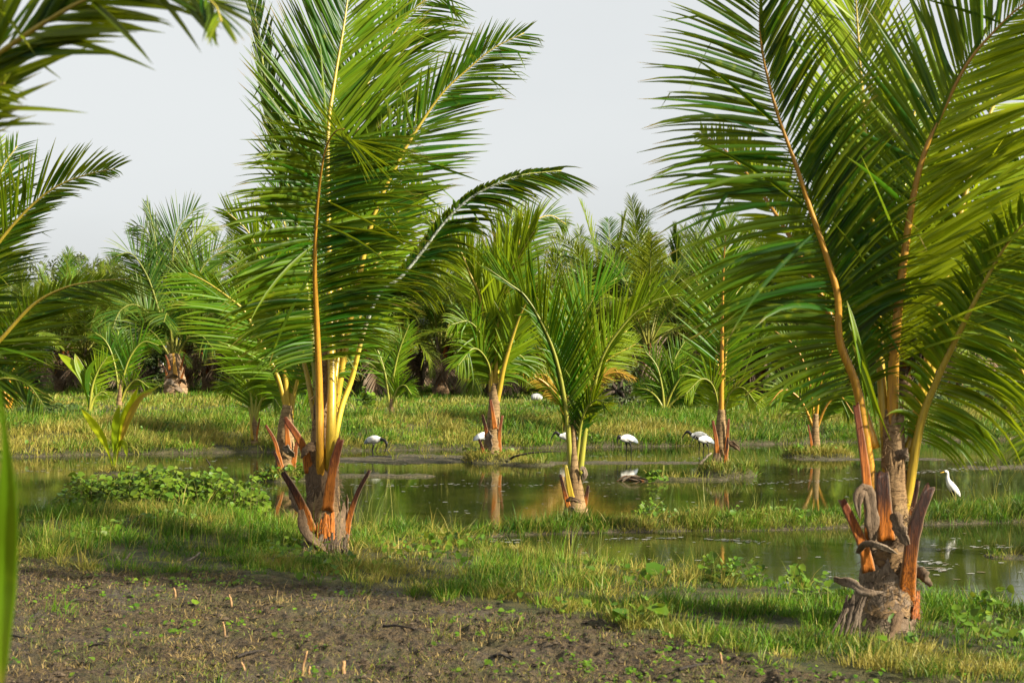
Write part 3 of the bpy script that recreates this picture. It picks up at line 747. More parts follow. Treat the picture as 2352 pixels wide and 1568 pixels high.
def palm_right():
    Y = 10.6; r = palm_root(2035, 1442, Y, 'large coconut palm at right with thick orange leaf stalks and a husky trunk', G_POND)
    trunk(r, Y, [(2022, 1475, 76), (2028, 1430, 71), (2036, 1380, 63), (2040, 1310, 54), (2040, 1250, 46), (2048, 1180, 38), (2052, 1100, 26), (2052, 1020, 22), (2050, 940, 19)], seed=5, k=32, jit=.03)
    fr(r, Y, [(2008, 1150), (1988, 1000), (1965, 880), (1929, 786), (1924, 680), (1897, 585), (1861, 479), (1826, 373), (1786, 262), (1756, 146), (1745, 60), (1752, -30), (1795, -80)], 345, 265, dz=-.5, seed=31, n=146, aL=(88, 45), aR=(60, 38), roll=4, beta=6, droop=(1.1, .22), yel=(.05, .0), t0=.20, pet='pet_orange', rpx=12.5, tone=.25, wild=.08, wid=.039)
    fr(r, Y, [(2050, 1180), (2050, 1000), (2052, 850), (2056, 786), (2069, 655), (2093, 479), (2123, 353), (2179, 227), (2229, 136), (2290, 66), (2352, 10), (2440, -30)], 330, 430, dz=-.6, seed=32, n=153, aL=(58, 40), aR=(62, 36), roll=-8, beta=8, droop=(.25, .12), yel=(.08, .46), yelvar=.2, t0=.27, pet='pet_orange', rpx=17, tone=(.4, .8), wid=.038)  # glow of the lit, translucent right half is put into its leaf colour
    fr(r, Y, [(2040, 1100), (2020, 800), (2002, 450), (1990, 353), (1984, 250), (1976, 151), (1966, 0), (1958, -120)], 300, 280, dz=1.0, seed=33, n=104, aL=(36, 24), aR=(36, 26), roll=10, beta=12, droop=(.1, .1), yel=.38, t0=.3, pet='pet_yellow', rpx=12, tone=.8)
    fr(r, Y, [(2063, 1210), (2086, 1130), (2116, 968), (2157, 862), (2197, 777), (2242, 686), (2300, 580), (2360, 505), (2460, 430)], 110, 270, dz=-.9, seed=34, n=98, aL=(60, 40), aR=(95, 60), roll=8, beta=0, droop=(1.7, .9), yel=.14, t0=.24, pet='pet_yellow', rpx=13, tone=.5, wid=.039)
    fr(r, Y, [(2095, 1000), (2180, 600), (2250, 330), (2300, 210), (2360, 140), (2460, 80)], 250, 330, dz=1.2, seed=35, n=98, aL=(45, 30), aR=(60, 40), roll=-5, droop=(.4, .3), yel=.45, t0=.2, pet='pet_yellow', rpx=11, tone=.9)  # yellow leaf colour stands in for backlight through this rear frond
    fr(r, Y, [(2010, 1030), (1930, 780), (1840, 590), (1740, 430), (1660, 340), (1606, 305)], 110, 150, dz=1.1, seed=36, n=84, aL=(50, 28), aR=(55, 28), roll=5, droop=(.5, .5), yel=.45, t0=.25, pet='pet_orange', rpx=11, tone=.8)
    fr(r, Y, [(2085, 1040), (2170, 760), (2270, 560), (2400, 420), (2520, 380)], 260, 260, dz=.5, seed=38, n=84, aL=(60, 35), aR=(70, 40), roll=0, droop=(.8, .5), yel=.12, t0=.3, pet='pet_yellow', rpx=12, tone=.5)
    fr(r, Y, [(2050, 1080), (2060, 700), (2080, 400), (2105, 240), (2140, 150)], 220, 210, dz=1.0, seed=39, n=84, aL=(48, 26), aR=(48, 26), roll=10, droop=(.25, .2), yel=.25, t0=.35, pet='pet_yellow', rpx=11, tone=.6)
    strap(r, Y, [(1996, 1000, -.3), (1985, 900, -.4), (1965, 780, -.45), (1945, 690, -.4)], 20, seed=3, yel=.2, tone=.8, roll=50, fold=.6, name='young_leaflet')
    strap(r, Y, [(2020, 1020, -.3), (1998, 900, -.4), (1972, 800, -.45), (1950, 740, -.4)], 18, seed=4, yel=.05, tone=.5, roll=10, fold=.6, name='young_leaflet')
    strap(r, Y, [(2045, 1010, -.3), (2012, 930, -.45), (1985, 850, -.45), (1958, 790, -.4)], 16, seed=5, yel=.3, tone=.8, roll=-10, fold=.6, name='young_leaflet')
    stub(r, Y, [(1995, 1312, -.25), (1985, 1260, -.3), (1962, 1205, -.32), (1934, 1148, -.34)], 36, seed=1, taper=.55)
    stub(r, Y, [(2036, 1240, -.26), (2032, 1190, -.28), (2028, 1140, -.28), (2026, 1086, -.26)], 48, mat='stub_dark', seed=2, taper=.8)
    stub(r, Y, [(2080, 1412, -.10), (2088, 1300, -.25), (2104, 1200, -.26), (2136, 1118, -.24)], 54, mat='stub_dark', seed=3, taper=.55, label='long leaf base bright orange below and charred black above')
    stub(r, Y, [(2076, 1260, .02), (2084, 1200, .02), (2092, 1150, .02), (2100, 1108, .02)], 38, mat='stub_dark', seed=4, taper=.8)
    stub(r, Y, [(1998, 1240, -.1), (1996, 1180, -.1), (1988, 1080, -.1), (1966, 930, -.08)], 30, seed=6, taper=.6)
    sheath(r, Y, (2030, 1412, 78), (2036, 1362, 70), 38, 80, 'stub', 'leaf_scar', seed=7, slope=.6, flare=.03)
    sheath(r, Y, (2024, 1440, 78), (2034, 1352, 64), -100, 60, 'husk', seed=11, slope=-.2, flare=.05)
    sheath(r, Y, (2030, 1400, 74), (2040, 1318, 57), -60, 90, 'fibre', seed=12, slope=.2)
    sheath(r, Y, (2036, 1365, 66), (2040, 1292, 56), -110, 70, 'husk', seed=13, slope=-.4, flare=.12)
    sheath(r, Y, (2040, 1310, 55), (2040, 1258, 50), -90, 90, 'fibre', seed=14, slope=.3, flare=.1)
    sheath(r, Y, (2040, 1270, 50), (2042, 1225, 47), -110, 100, 'husk', seed=15, slope=-.3, flare=.15)
    sheath(r, Y, (2048, 1200, 38), (2052, 1060, 28), -40, 120, 'fibre', seed=16, slope=-.2)
    sheath(r, Y, (2052, 1080, 27), (2052, 960, 23), -100, 100, 'fibre', seed=17, slope=.3)
    husk(r, Y, [(2008, 1262, -.30), (2003, 1190, -.36), (1996, 1130, -.38), (1978, 1126, -.40), (1970, 1154, -.42), (1976, 1192, -.42)], 30, seed=11)
    husk(r, Y, [(2050, 1178, -.36), (2062, 1206, -.40), (2074, 1232, -.42), (2084, 1252, -.42)], 30, seed=12, ends=(.8, .5))
    husk(r, Y, [(1970, 1272, -.36), (1988, 1250, -.44), (2020, 1256, -.47), (2062, 1272, -.44)], 20, seed=13)
    husk(r, Y, [(2090, 1300, -.10), (2110, 1322, -.13), (2136, 1348, -.15)], 40, seed=15, ends=(.9, .35))
    husk(r, Y, [(1914, 1332, -.36), (1952, 1338, -.42), (1990, 1358, -.52), (2030, 1358, -.54)], 24, seed=16)
    husk(r, Y, [(2072, 1404, -.44), (2060, 1434, -.50), (2048, 1464, -.54), (2040, 1492, -.56)], 24, seed=17)
    fibres(r, Y, [(2022, 1440, 80), (2036, 1370, 68), (2040, 1310, 56), (2040, 1240, 48), (2048, 1180, 40)], 420, 1, (12, 46), 'husk')
    fibres(r, Y, [(2040, 1260, 50), (2048, 1180, 40), (2052, 1060, 28), (2052, 980, 24)], 160, 2, (10, 34))
    rg = np.random.default_rng(4)
    for i in range(7):
        x0 = 1946+i*7.; x1 = 2010+(x0-2010)*1.5+rg.normal(0, 7)
        husk(r, Y, [(x0, 1352+rg.uniform(0, 26), -.40), (x0*.5+x1*.5+rg.normal(0, 4), 1410, -.48), (x1, 1452+rg.uniform(0, 26), -.56)], rg.uniform(6, 12), seed=40+i, name='root', mat='root')
    husk(r, Y, [(2060, 1060, -.15), (2074, 1040, -.2), (2084, 1028, -.2)], 26, seed=30, curl=1.)

def palm_offleft():
    Y = 5.0; r = palm_root(-420, 2200, Y, 'nearest coconut palm, out of focus, its frond arching in at the top left corner', G_POND)
    r.location = (-2.45, Y, .12)
    trunk(r, Y, [(-425, 2170, 150), (-420, 1700, 110), (-410, 1300, 80), (-400, 1000, 50)], seed=8)
    fr(r, Y, [(-390, 1000), (-300, 560), (-180, 330), (-60, 180), (0, 122), (60, 80), (125, 38), (190, 3), (270, -30), (360, -40), (440, -22), (492, 10), (508, 50)], 330, 330, dz=-.6, seed=41, n=84, aL=(20, 16), aR=(24, 26), roll=-25, beta=10, droop=(.15, .35), yel=.16, yelvar=.3, t0=.2, pet='pet_yellow', rpx=13, tone=.2, wid=.030, wild=.14)
    fr(r, Y, [(-390, 1000), (-340, 640), (-230, 420), (-120, 290), (-50, 225), (10, 190)], 130, 170, dz=-.3, seed=42, n=50, aL=(26, 20), aR=(40, 34), roll=10, droop=(.5, .5), yel=.12, yelvar=.3, t0=.3, pet='pet_yellow', rpx=12, tone=.2, wid=.026, wild=.1)
    fr(r, Y, [(-380, 1050, 0), (-330, 700, -.4), (-240, 560, -1.0), (-150, 600, -1.7), (-100, 700, -2.1), (-40, 830, -2.3)], 170, 0, seed=43, n=14, aL=(60, 30), roll=60, droop=(1.2, .6), yel=.1, t0=.2, pet='pet_yellow', rpx=10, tone=.3)
    strap(r, Y, [(-30, 800, -2.3), (-2, 900, -2.3), (13, 1010, -2.28), (19, 1150, -2.25), (14, 1300, -2.2), (6, 1450, -2.2), (2, 1600, -2.2)], 34, seed=2, yel=.12, tone=.75, name='leaflet', fold=.3)

def palm_left_edge():
    Y = 16.5; r = palm_root(-150, 1240, Y, 'coconut palm rooted beyond the left edge, two fronds leaning in over the meadow', G_POND)
    trunk(r, Y, [(-150, 1260, 55), (-148, 1150, 42), (-142, 1000, 30), (-140, 900, 18)], seed=9)
    fr(r, Y, [(-140, 1000), (-100, 760), (-50, 640), (0, 554), (76, 469), (141, 423), (212, 398), (264, 388)], 165, 105, dz=-.5, seed=51, n=75, aL=(46, 22), aR=(34, 22), roll=-8, beta=15, droop=(.12, .35), yel=.12, yelvar=.25, t0=.3, pet='pet_yellow', rpx=8, tone=.3)
    fr(r, Y, [(-140, 1000), (-90, 840), (-50, 830), (0, 781), (76, 700), (151, 660), (227, 645), (297, 640)], 42, 190, dz=-.7, seed=52, n=70, aL=(70, 30), aR=(36, 20), roll=-4, beta=5, droop=(.35, .2), yel=.10, t0=.25, pet='pet_yellow', rpx=8, tone=.3, lenv=[.9, 1, 1, .9, .7, .6, .45])
    fr(r, Y, [(-140, 990), (-70, 760), (-40, 600), (-22, 480), (4, 390), (40, 335)], 120, 150, dz=.3, seed=53, n=75, aL=(60, 30), aR=(82, 30), roll=6, beta=6, droop=(.35, .2), yel=.05, t0=.3, pet='pet_yellow', rpx=8, tone=.2)
    fr(r, Y, [(-140, 1000), (-70, 880), (-10, 820), (50, 790), (90, 800), (110, 840)], 70, 80, dz=.3, seed=54, n=60, aL=(50, 30), aR=(60, 40), droop=(.9, .8), yel=.08, t0=.25, pet='pet_green', rpx=7, tone=.3)
    fr(r, Y, [(-140, 1000), (-90, 740), (-50, 560), (-30, 400), (-10, 330)], 120, 150, dz=.6, seed=55, n=60, aL=(40, 25), aR=(45, 25), droop=(.3, .2), yel=.35, t0=.3, pet='pet_yellow', rpx=7, tone=.7)
    fr(r, Y, [(-140, 1000), (-60, 900), (0, 870), (60, 880), (100, 930)], 80, 90, dz=-.2, seed=56, n=50, aL=(60, 40), aR=(60, 40), droop=(1., .8), yel=.05, t0=.25, pet='pet_green', rpx=7, tone=.2)

def palm_behind_left():
    Y = 24.4; r = palm_root(656, 1096, Y, 'bright green coconut palm on an islet just behind the left trunk', G_POND)
    trunk(r, Y, [(656, 1106, 26), (656, 1070, 24), (655, 1020, 21), (657, 970, 17), (662, 930, 12)], seed=12)
    k = dict(tone=.8, tonevar=.25, pet='pet_yellow', wid=.05)
    fr(r, Y, [(664, 960), (652, 830), (634, 700), (606, 600), (568, 530), (518, 484)], 115, 130, dz=-.5, seed=61, aL=(38, 22), aR=(40, 24), roll=-20, droop=(.2, .2), yel=.25, t0=.22, n=75, rpx=6, **k)
    fr(r, Y, [(660, 950), (640, 870), (612, 810), (588, 764), (562, 715), (527, 684), (475, 648), (431, 626)], 180, 70, dz=-.4, seed=62, aL=(62, 24), aR=(40, 20), roll=0, beta=8, droop=(.45, .25), yel=.12, t0=.2, n=62, rpx=6, **k)
    fr(r, Y, [(667, 960), (676, 800), (672, 640), (655, 520), (625, 440)], 150, 150, dz=.6, seed=63, aL=(40, 22), aR=(40, 22), roll=10, droop=(.2, .2), yel=.1, t0=.22, n=70, rpx=6, **k)
    fr(r, Y, [(668, 950), (684, 870), (704, 830), (730, 845), (748, 900)], 110, 120, dz=-.4, seed=64, aL=(60, 40), aR=(60, 40), droop=(1.4, 1.), yel=.2, t0=.2, n=45, rpx=5, **k)
    fr(r, Y, [(660, 950), (640, 880), (610, 850), (575, 870)], 90, 90, dz=.4, seed=65, aL=(60, 40), aR=(60, 40), droop=(1.2, 1.), yel=.18, t0=.2, n=40, rpx=5, **k)
    fr(r, Y, [(668, 955), (690, 780), (705, 640), (735, 560)], 120, 120, dz=.5, seed=66, aL=(40, 22), aR=(40, 22), droop=(.3, .3), yel=.3, t0=.22, n=55, rpx=5, **k)
    fr(r, Y, [(662, 950), (648, 850), (620, 740), (585, 690)], 110, 110, dz=.5, seed=67, aL=(50, 30), aR=(50, 30), droop=(.5, .4), yel=.08, t0=.25, n=50, rpx=5, **k)
    stub(r, Y, [(650, 1090, -.15), (641, 1050, -.2), (630, 1010, -.22), (610, 976, -.25)], 16, seed=1)
    stub(r, Y, [(648, 1095, -.2), (642, 1070, -.22), (630, 1036, -.25)], 15, mat='stub_dark', seed=2)
    stub(r, Y, [(662, 1030, -.2), (660, 1000, -.22), (656, 958, -.22)], 20, seed=3)
    stub(r, Y, [(672, 1075, -.1), (678, 1040, -.12), (684, 1005, -.12)], 18, seed=4)
    husk(r, Y, [(648, 1028, -.22), (662, 1036, -.26), (676, 1050, -.2)], 22, seed=5)
    husk(r, Y, [(660, 1098, -.28), (668, 1104, -.3), (682, 1098, -.25)], 22, seed=6, mat='stub')

def palm_centre():
    Y = 28.3; r = palm_root(1130, 1052, Y, 'coconut palm with a big yellow folded frond, on a straw islet in the pond', G_POND)
    trunk(r, Y, [(1128, 1068, 30), (1130, 1040, 22), (1132, 1000, 17), (1134, 950, 14), (1136, 905, 12), (1137, 880, 9)], seed=14)
    k = dict(tonevar=.25, wid=.05)
    fr(r, Y, [(1138, 910), (1140, 830), (1144, 746), (1156, 673), (1178, 618), (1203, 570), (1228, 530)], 175, 60, dz=-.5, seed=71, aL=(17, 15), aR=(10, 8), roll=-10, beta=15, droop=(.0, .0), wild=0., yelvar=.04, gap=0, yel=.42, t0=.14, n=84, rpx=5, tone=.95, pet='pet_yellow', tonevar=.1, wid=.075)
    fr(r, Y, [(1133, 910), (1126, 830), (1117, 758), (1102, 679), (1083, 636), (1056, 572), (1040, 548)], 36, 130, dz=-.3, seed=72, aL=(30, 20), aR=(34, 18), roll=0, beta=10, droop=(.1, .1), yel=.28, t0=.3, n=60, rpx=6, tone=.7, pet='pet_yellow', **k)
    fr(r, Y, [(1140, 925), (1147, 895), (1159, 837), (1187, 746), (1205, 703), (1225, 672)], 90, 105, dz=-.6, seed=73, aL=(38, 22), aR=(38, 22), roll=5, droop=(.2, .2), yel=.28, t0=.32, n=55, rpx=6.5, tone=.7, pet='pet_yellow', **k)
    fr(r, Y, [(1137, 910), (1142, 760), (1150, 640), (1165, 540), (1180, 475)], 120, 120, dz=.8, seed=74, aL=(35, 20), aR=(35, 20), roll=0, droop=(.15, .1), yel=.15, t0=.3, n=60, rpx=5, tone=.4, pet='pet_green', **k)
    fr(r, Y, [(1138, 910), (1150, 740), (1175, 600), (1215, 520), (1262, 495), (1300, 515)], 100, 110, dz=.8, seed=75, aL=(45, 25), aR=(50, 30), roll=0, droop=(.4, .5), yel=.12, t0=.3, n=60, rpx=5, tone=.45, pet='pet_yellow', **k)
    for i, (p, L, d) in enumerate((([(1134, 900), (1120, 830), (1088, 800), (1052, 840)], 85, 1.6), ([(1140, 900), (1160, 840), (1192, 815), (1222, 850)], 90, 1.6), ([(1135, 890), (1115, 790), (1080, 740), (1036, 745)], 80, 1.1))):
        fr(r, Y, p, L, L, dz=(-.5, .4)[i % 2], seed=76+i, aL=(60, 40), aR=(60, 40), droop=(d, d), yel=.15, t0=.1, n=46, rpx=1.4, tone=.6, pet='pet_green', wild=.15, **k)
    fr(r, Y, [(1130, 900), (1110, 720), (1070, 600), (1020, 530), (970, 490)], 100, 100, dz=.8, seed=85, aL=(42, 24), aR=(42, 24), droop=(.3, .3), yel=.3, t0=.3, n=55, rpx=5, tone=.7, pet='pet_yellow', **k)
    stub(r, Y, [(1122, 1022, -.15), (1117, 990, -.2), (1108, 952, -.22)], 15, mat='stub_dark', seed=1)
    stub(r, Y, [(1116, 1052, -.25), (1108, 1030, -.28), (1100, 1008, -.3)], 13, mat='stub_dark', seed=2)
    stub(r, Y, [(1137, 985, -.2), (1132, 950, -.22), (1127, 918, -.2)], 16, seed=3)
    stub(r, Y, [(1146, 1040, -.1), (1148, 990, -.12), (1154, 955, -.12)], 14, mat='stub', seed=4)
    husk(r, Y, [(1118, 990, -.2), (1122, 1012, -.24), (1128, 1035, -.26)], 22, seed=5)
    husk(r, Y, [(1124, 1040, -.26), (1136, 1052, -.3), (1146, 1066, -.3)], 20, seed=6)

def palm_mid():
    Y = 18.2; r = palm_root(1322, 1170, Y, 'short green coconut palm with four stiff fronds rising from the grass strip', G_POND)
    trunk(r, Y, [(1322, 1188, 30), (1324, 1150, 23), (1321, 1110, 15), (1318, 1070, 11), (1318, 1000, 7), (1318, 960, 4)], seed=16)
    k = dict(tonevar=.25, wid=.037, pet='pet_green')
    fr(r, Y, [(1313, 1090), (1306, 1000), (1294, 898), (1275, 816), (1248, 749), (1208, 682), (1169, 651), (1114, 612)], 60, 182, dz=-.4, seed=91, aL=(14, 10), aR=(40, 22), roll=0, beta=12, droop=(.1, .1), yel=.05, t0=.2, n=66, rpx=6.5, tone=.6, **k)
    fr(r, Y, [(1318, 1080), (1320, 960), (1326, 850), (1336, 760), (1358, 695), (1386, 660), (1418, 638)], 175, 90, dz=.2, seed=92, aL=(38, 24), aR=(14, 10), roll=10, beta=10, droop=(.08, .08), yel=.04, t0=.22, n=66, rpx=5.5, tone=.7, **k)
    fr(r, Y, [(1332, 1090), (1346, 980), (1370, 868), (1391, 807), (1421, 761), (1458, 720), (1505, 690), (1556, 677)], 145, 64, dz=-.2, seed=93, aL=(42, 22), aR=(12, 8), roll=0, beta=12, droop=(.08, .1), yel=.25, t0=.2, n=62, rpx=6.5, tone=.7, **k)
    fr(r, Y, [(1318, 1080), (1312, 940), (1306, 840), (1300, 750), (1280, 690)], 110, 120, dz=.5, seed=94, aL=(32, 20), aR=(32, 20), roll=0, droop=(.1, .1), yel=.4, t0=.3, n=34, rpx=5, tone=.5, **k)
    fr(r, Y, [(1324, 1060), (1338, 960), (1365, 920), (1395, 925)], 60, 75, dz=-.4, seed=96, aL=(45, 30), aR=(45, 30), droop=(.7, .5), yel=.02, t0=.3, n=22, rpx=4, tone=.1, **k)
    stub(r, Y, [(1314, 1152, -.1), (1306, 1110, -.14), (1299, 1068, -.16)], 20, mat='pet_yellow', seed=1)
    stub(r, Y, [(1306, 1165, -.1), (1298, 1135, -.14), (1287, 1090, -.16)], 16, mat='stub_dark', seed=2)
    stub(r, Y, [(1342, 1165, -.05), (1346, 1145, -.06), (1351, 1115, -.06)], 16, mat='stub_dark', seed=3)
    stub(r, Y, [(1324, 1110, .1), (1326, 1080, .12), (1330, 1060, .12)], 22, mat='pet_green', seed=6)
    husk(r, Y, [(1300, 1150, -.2), (1316, 1146, -.24), (1336, 1156, -.22)], 12, seed=4)
    husk(r, Y, [(1306, 1166, -.22), (1316, 1172, -.25), (1326, 1186, -.22)], 12, seed=5)
    husk(r, Y, [(1333, 1075, -.1), (1342, 1080, -.1), (1340, 1105, -.1)], 14, seed=7)

def palm_single():
    Y = 25.2; r = palm_root(1655, 1080, Y, 'slim coconut palm holding one tall straight frond above a muddy islet', G_POND)
    trunk(r, Y, [(1654, 1094, 30), (1655, 1072, 21), (1655, 1030, 15), (1657, 980, 13), (1658, 940, 9)], seed=18)
    k = dict(wid=.045)
    fr(r, Y, [(1657, 985), (1658, 850), (1660, 700), (1663, 600), (1668, 530)], 165, 165, dz=-.3, seed=101, aL=(58, 22), aR=(56, 22), roll=2, beta=10, droop=(.35, .1), yel=.10, t0=.2, n=72, rpx=6.5, tone=.75, pet='pet_orange', **k)
    fr(r, Y, [(1660, 960), (1676, 905), (1706, 890), (1740, 930)], 60, 60, dz=-.3, seed=102, aL=(50, 30), aR=(50, 30), droop=(1.2, 1.2), yel=.35, t0=.05, n=26, rpx=.9, tone=.7, pet='pet_green', **k)
    fr(r, Y, [(1655, 960), (1640, 890), (1612, 870), (1575, 905)], 70, 70, dz=-.3, seed=103, aL=(50, 30), aR=(50, 30), droop=(1.0, 1.), yel=.25, t0=.05, n=30, rpx=.9, tone=.7, pet='pet_green', **k)
    fr(r, Y, [(1658, 960), (1668, 800), (1685, 690), (1715, 640)], 90, 90, dz=.5, seed=104, aL=(45, 25), aR=(45, 25), droop=(.4, .4), yel=.1, t0=.25, n=45, rpx=4, tone=.5, pet='pet_yellow', **k)
    fr(r, Y, [(1657, 960), (1645, 810), (1628, 700), (1596, 640)], 90, 90, dz=.5, seed=105, aL=(45, 25), aR=(45, 25), droop=(.4, .4), yel=.1, t0=.25, n=45, rpx=4, tone=.5, pet='pet_yellow', **k)
    stub(r, Y, [(1650, 1060, -.15), (1645, 1010, -.18), (1637, 966, -.2)], 16, seed=1)
    stub(r, Y, [(1666, 1062, -.1), (1670, 1010, -.12), (1674, 962, -.14)], 15, seed=2)
    stub(r, Y, [(1664, 1075, -.2), (1668, 1040, -.22), (1672, 1005, -.24)], 12, mat='stub_dark', seed=3)
    husk(r, Y, [(1672, 1014, -.2), (1686, 1022, -.24), (1700, 1036, -.26)], 14, seed=4)
    husk(r, Y, [(1652, 1050, -.22), (1652, 1072, -.26), (1666, 1090, -.26)], 18, seed=5)
    husk(r, Y, [(1648, 1040, -.2), (1646, 1065, -.24), (1640, 1088, -.24)], 18, seed=6)

def seedling_yellow():
    Y = 25.5; r = palm_root(262, 1080, Y, 'yellowing coconut seedling with broad split leaves at the edge of the vine patch', G_BANK, 'coconut_seedling')
    strap(r, Y, [(263, 1080), (276, 1010), (288, 955), (304, 915), (318, 888)], 17, 1, 'leaf', .95, .9, -.2, roll=25)
    strap(r, Y, [(263, 1080), (280, 1005), (304, 945), (326, 912), (350, 900)], 17, 6, 'dry', .95, .9, -.25, roll=-25)
    strap(r, Y, [(262, 1080), (240, 1015), (212, 970), (186, 938)], 20, 2, 'leaf', .85, .9, -.2, roll=-10)
    strap(r, Y, [(262, 1080), (262, 1010), (266, 960), (274, 930)], 20, 3, 'leaf', .35, .8, -.3, roll=30)
    strap(r, Y, [(264, 1080), (272, 1000), (300, 930), (366, 886)], 18, 4, 'leaf', .7, .9, .1, roll=-20)
    strap(r, Y, [(264, 1070), (274, 1020), (286, 1020), (292, 1048)], 14, 5, 'leaf', .5, .9, -.2)

def saplings():
    Y = 36.; k = dict(wid=.04, pet='pet_green', droop=(.3, .3))
    r = palm_root(205, 946, Y, 'small coconut seedling with two upright undivided leaves on the far bank', G_BANK, 'coconut_seedling')
    strap(r, Y, [(204, 946), (198, 890), (178, 850), (134, 812)], 26, 1, 'leaf', .4, .9)
    strap(r, Y, [(204, 946), (196, 880), (180, 840), (172, 812)], 24, 2, 'leaf', .25, .9)
    strap(r, Y, [(205, 946), (206, 890), (212, 850), (228, 820)], 32, 3, 'leaf', .03, .4)
    fr(r, Y, [(206, 945), (212, 890), (226, 850), (246, 820)], 60, 60, seed=4, n=22, rpx=3, aL=(50, 25), aR=(60, 25), yel=.25, tone=.8, t0=.25, **k)
    fr(r, Y, [(206, 945), (216, 915), (234, 900), (246, 905)], 34, 34, seed=5, n=12, rpx=3, aL=(60, 25), aR=(60, 25), yel=.25, tone=.8, t0=.25, **k)
    Y = 39.; r = palm_root(275, 922, Y, 'small coconut palm with dark feathery fronds behind the yellow seedling', G_BANK)
    trunk(r, Y, [(274, 930, 7), (276, 900, 5), (277, 880, 3)], seed=3, k=10)
    fr(r, Y, [(275, 925), (268, 860), (256, 810), (240, 780), (218, 764)], 60, 66, seed=6, n=36, rpx=2, aL=(50, 25), aR=(50, 25), yel=.03, tone=.4, t0=.25, **k)
    fr(r, Y, [(277, 925), (284, 865), (302, 815), (330, 785), (364, 793)], 70, 60, seed=7, n=36, rpx=2, aL=(50, 25), aR=(40, 25), yel=.08, tone=.7, t0=.25, **k)
    fr(r, Y, [(276, 925), (274, 850), (270, 790), (272, 760)], 66, 60, dz=.4, seed=8, n=32, rpx=3, aL=(50, 25), aR=(50, 25), yel=.05, tone=.4, t0=.3, **k)
    fr(r, Y, [(277, 925), (292, 890), (315, 872), (342, 890)], 44, 44, dz=-.3, seed=9, n=20, rpx=1.6, aL=(60, 25), aR=(60, 25), yel=.15, tone=.5, t0=.3, **k)
    Y = 31.3; r = palm_root(583, 1012, Y, 'small bright green coconut palm on the bank edge left of the twin trunks', G_BANK)
    trunk(r, Y, [(583, 1020, 10), (584, 985, 8), (585, 950, 5)], seed=4, k=12)
    for i, (p, L, dz) in enumerate((([(583, 980), (584, 900), (588, 830), (596, 770)], 90, 0), ([(583, 980), (574, 890), (556, 830), (522, 790)], 85, -.3), ([(584, 980), (592, 900), (612, 850), (640, 830)], 80, -.3), ([(582, 975), (565, 910), (540, 880), (515, 895)], 75, .2), ([(585, 970), (600, 920), (622, 905), (640, 930)], 70, -.4), ([(583, 970), (580, 880), (570, 800), (556, 760)], 80, .4))):
        fr(r, Y, p, L, L, dz=dz, seed=110+i, n=42, rpx=4, aL=(52, 24), aR=(52, 24), yel=.22, tone=.85, t0=.22, **k)
    stub(r, Y, [(580, 1010, -.1), (577, 985, -.12), (575, 950, -.12)], 8, mat='pet_yellow', seed=1)
    stub(r, Y, [(588, 1010, -.05), (592, 985, -.06), (597, 960, -.06)], 8, mat='stub', seed=2)
    Y = 37.; r = palm_root(897, 975, Y, 'thin young palm with a bare reddish stem, on the far bank near the tall palm', G_BANK)
    trunk(r, Y, [(896, 982, 9), (897, 955, 7), (900, 915, 4)], seed=5, k=12)
    for i, (p, L, dz) in enumerate((([(898, 960), (902, 880), (916, 810), (940, 745)], 60, 0), ([(897, 950), (885, 860), (865, 800), (838, 770)], 60, 0), ([(899, 940), (912, 895), (930, 885), (945, 905)], 42, -.3), ([(897, 950), (898, 860), (890, 780), (880, 730)], 60, .3))):
        fr(r, Y, p, L, L, dz=dz, seed=120+i, n=34, rpx=2, aL=(50, 24), aR=(50, 24), yel=.15, tone=.7, t0=.3, **k)
    stub(r, Y, [(892, 975, -.1), (888, 955, -.12)], 7, seed=1)
    stub(r, Y, [(902, 975, -.1), (904, 955, -.12)], 7, seed=2)
    Y = 33.5; r = palm_root(1304, 992, Y, 'young palm with dried orange outer fronds standing behind the short green palm', G_BANK)
    trunk(r, Y, [(1306, 1005, 14), (1306, 970, 11), (1304, 930, 7)], seed=6, k=14)
    fr(r, Y, [(1300, 985), (1290, 935), (1268, 895), (1232, 866), (1186, 854)], 30, 36, dz=-.4, seed=131, n=40, rpx=4.5, aL=(55, 25), aR=(55, 25), yel=.3, leaf='dry', pet='pet_orange', wid=.035, droop=(1., .7), t0=.3, label='dried orange frond')
    fr(r, Y, [(1308, 980), (1330, 915), (1370, 872), (1415, 855), (1458, 870)], 26, 32, dz=-.2, seed=132, n=44, rpx=4.5, aL=(45, 25), aR=(60, 25), yel=.3, leaf='dry', pet='pet_orange', wid=.035, droop=(.7, .5), t0=.3, label='dried orange frond')
    for i, (p, L, dz) in enumerate((([(1304, 970), (1290, 860), (1272, 780), (1240, 720)], 95, .3), ([(1304, 970), (1300, 830), (1310, 720), (1345, 640)], 95, .3), ([(1305, 970), (1330, 860), (1375, 790), (1440, 760)], 90, .3), ([(1304, 970), (1280, 900), (1250, 860), (1215, 870)], 70, .2), ([(1306, 970), (1340, 890), (1390, 830), (1460, 790)], 85, .5))):
        fr(r, Y, p, L, L, dz=dz, seed=133+i, n=45, rpx=4, aL=(50, 25), aR=(50, 25), yel=.35, tone=.8, t0=.25, wid=.04, pet='pet_yellow', droop=(.5, .4))
    Y = 38.5; r = palm_root(1527, 942, Y, 'stemless young palm with a broad pleated leaf low on the far bank', G_BANK)
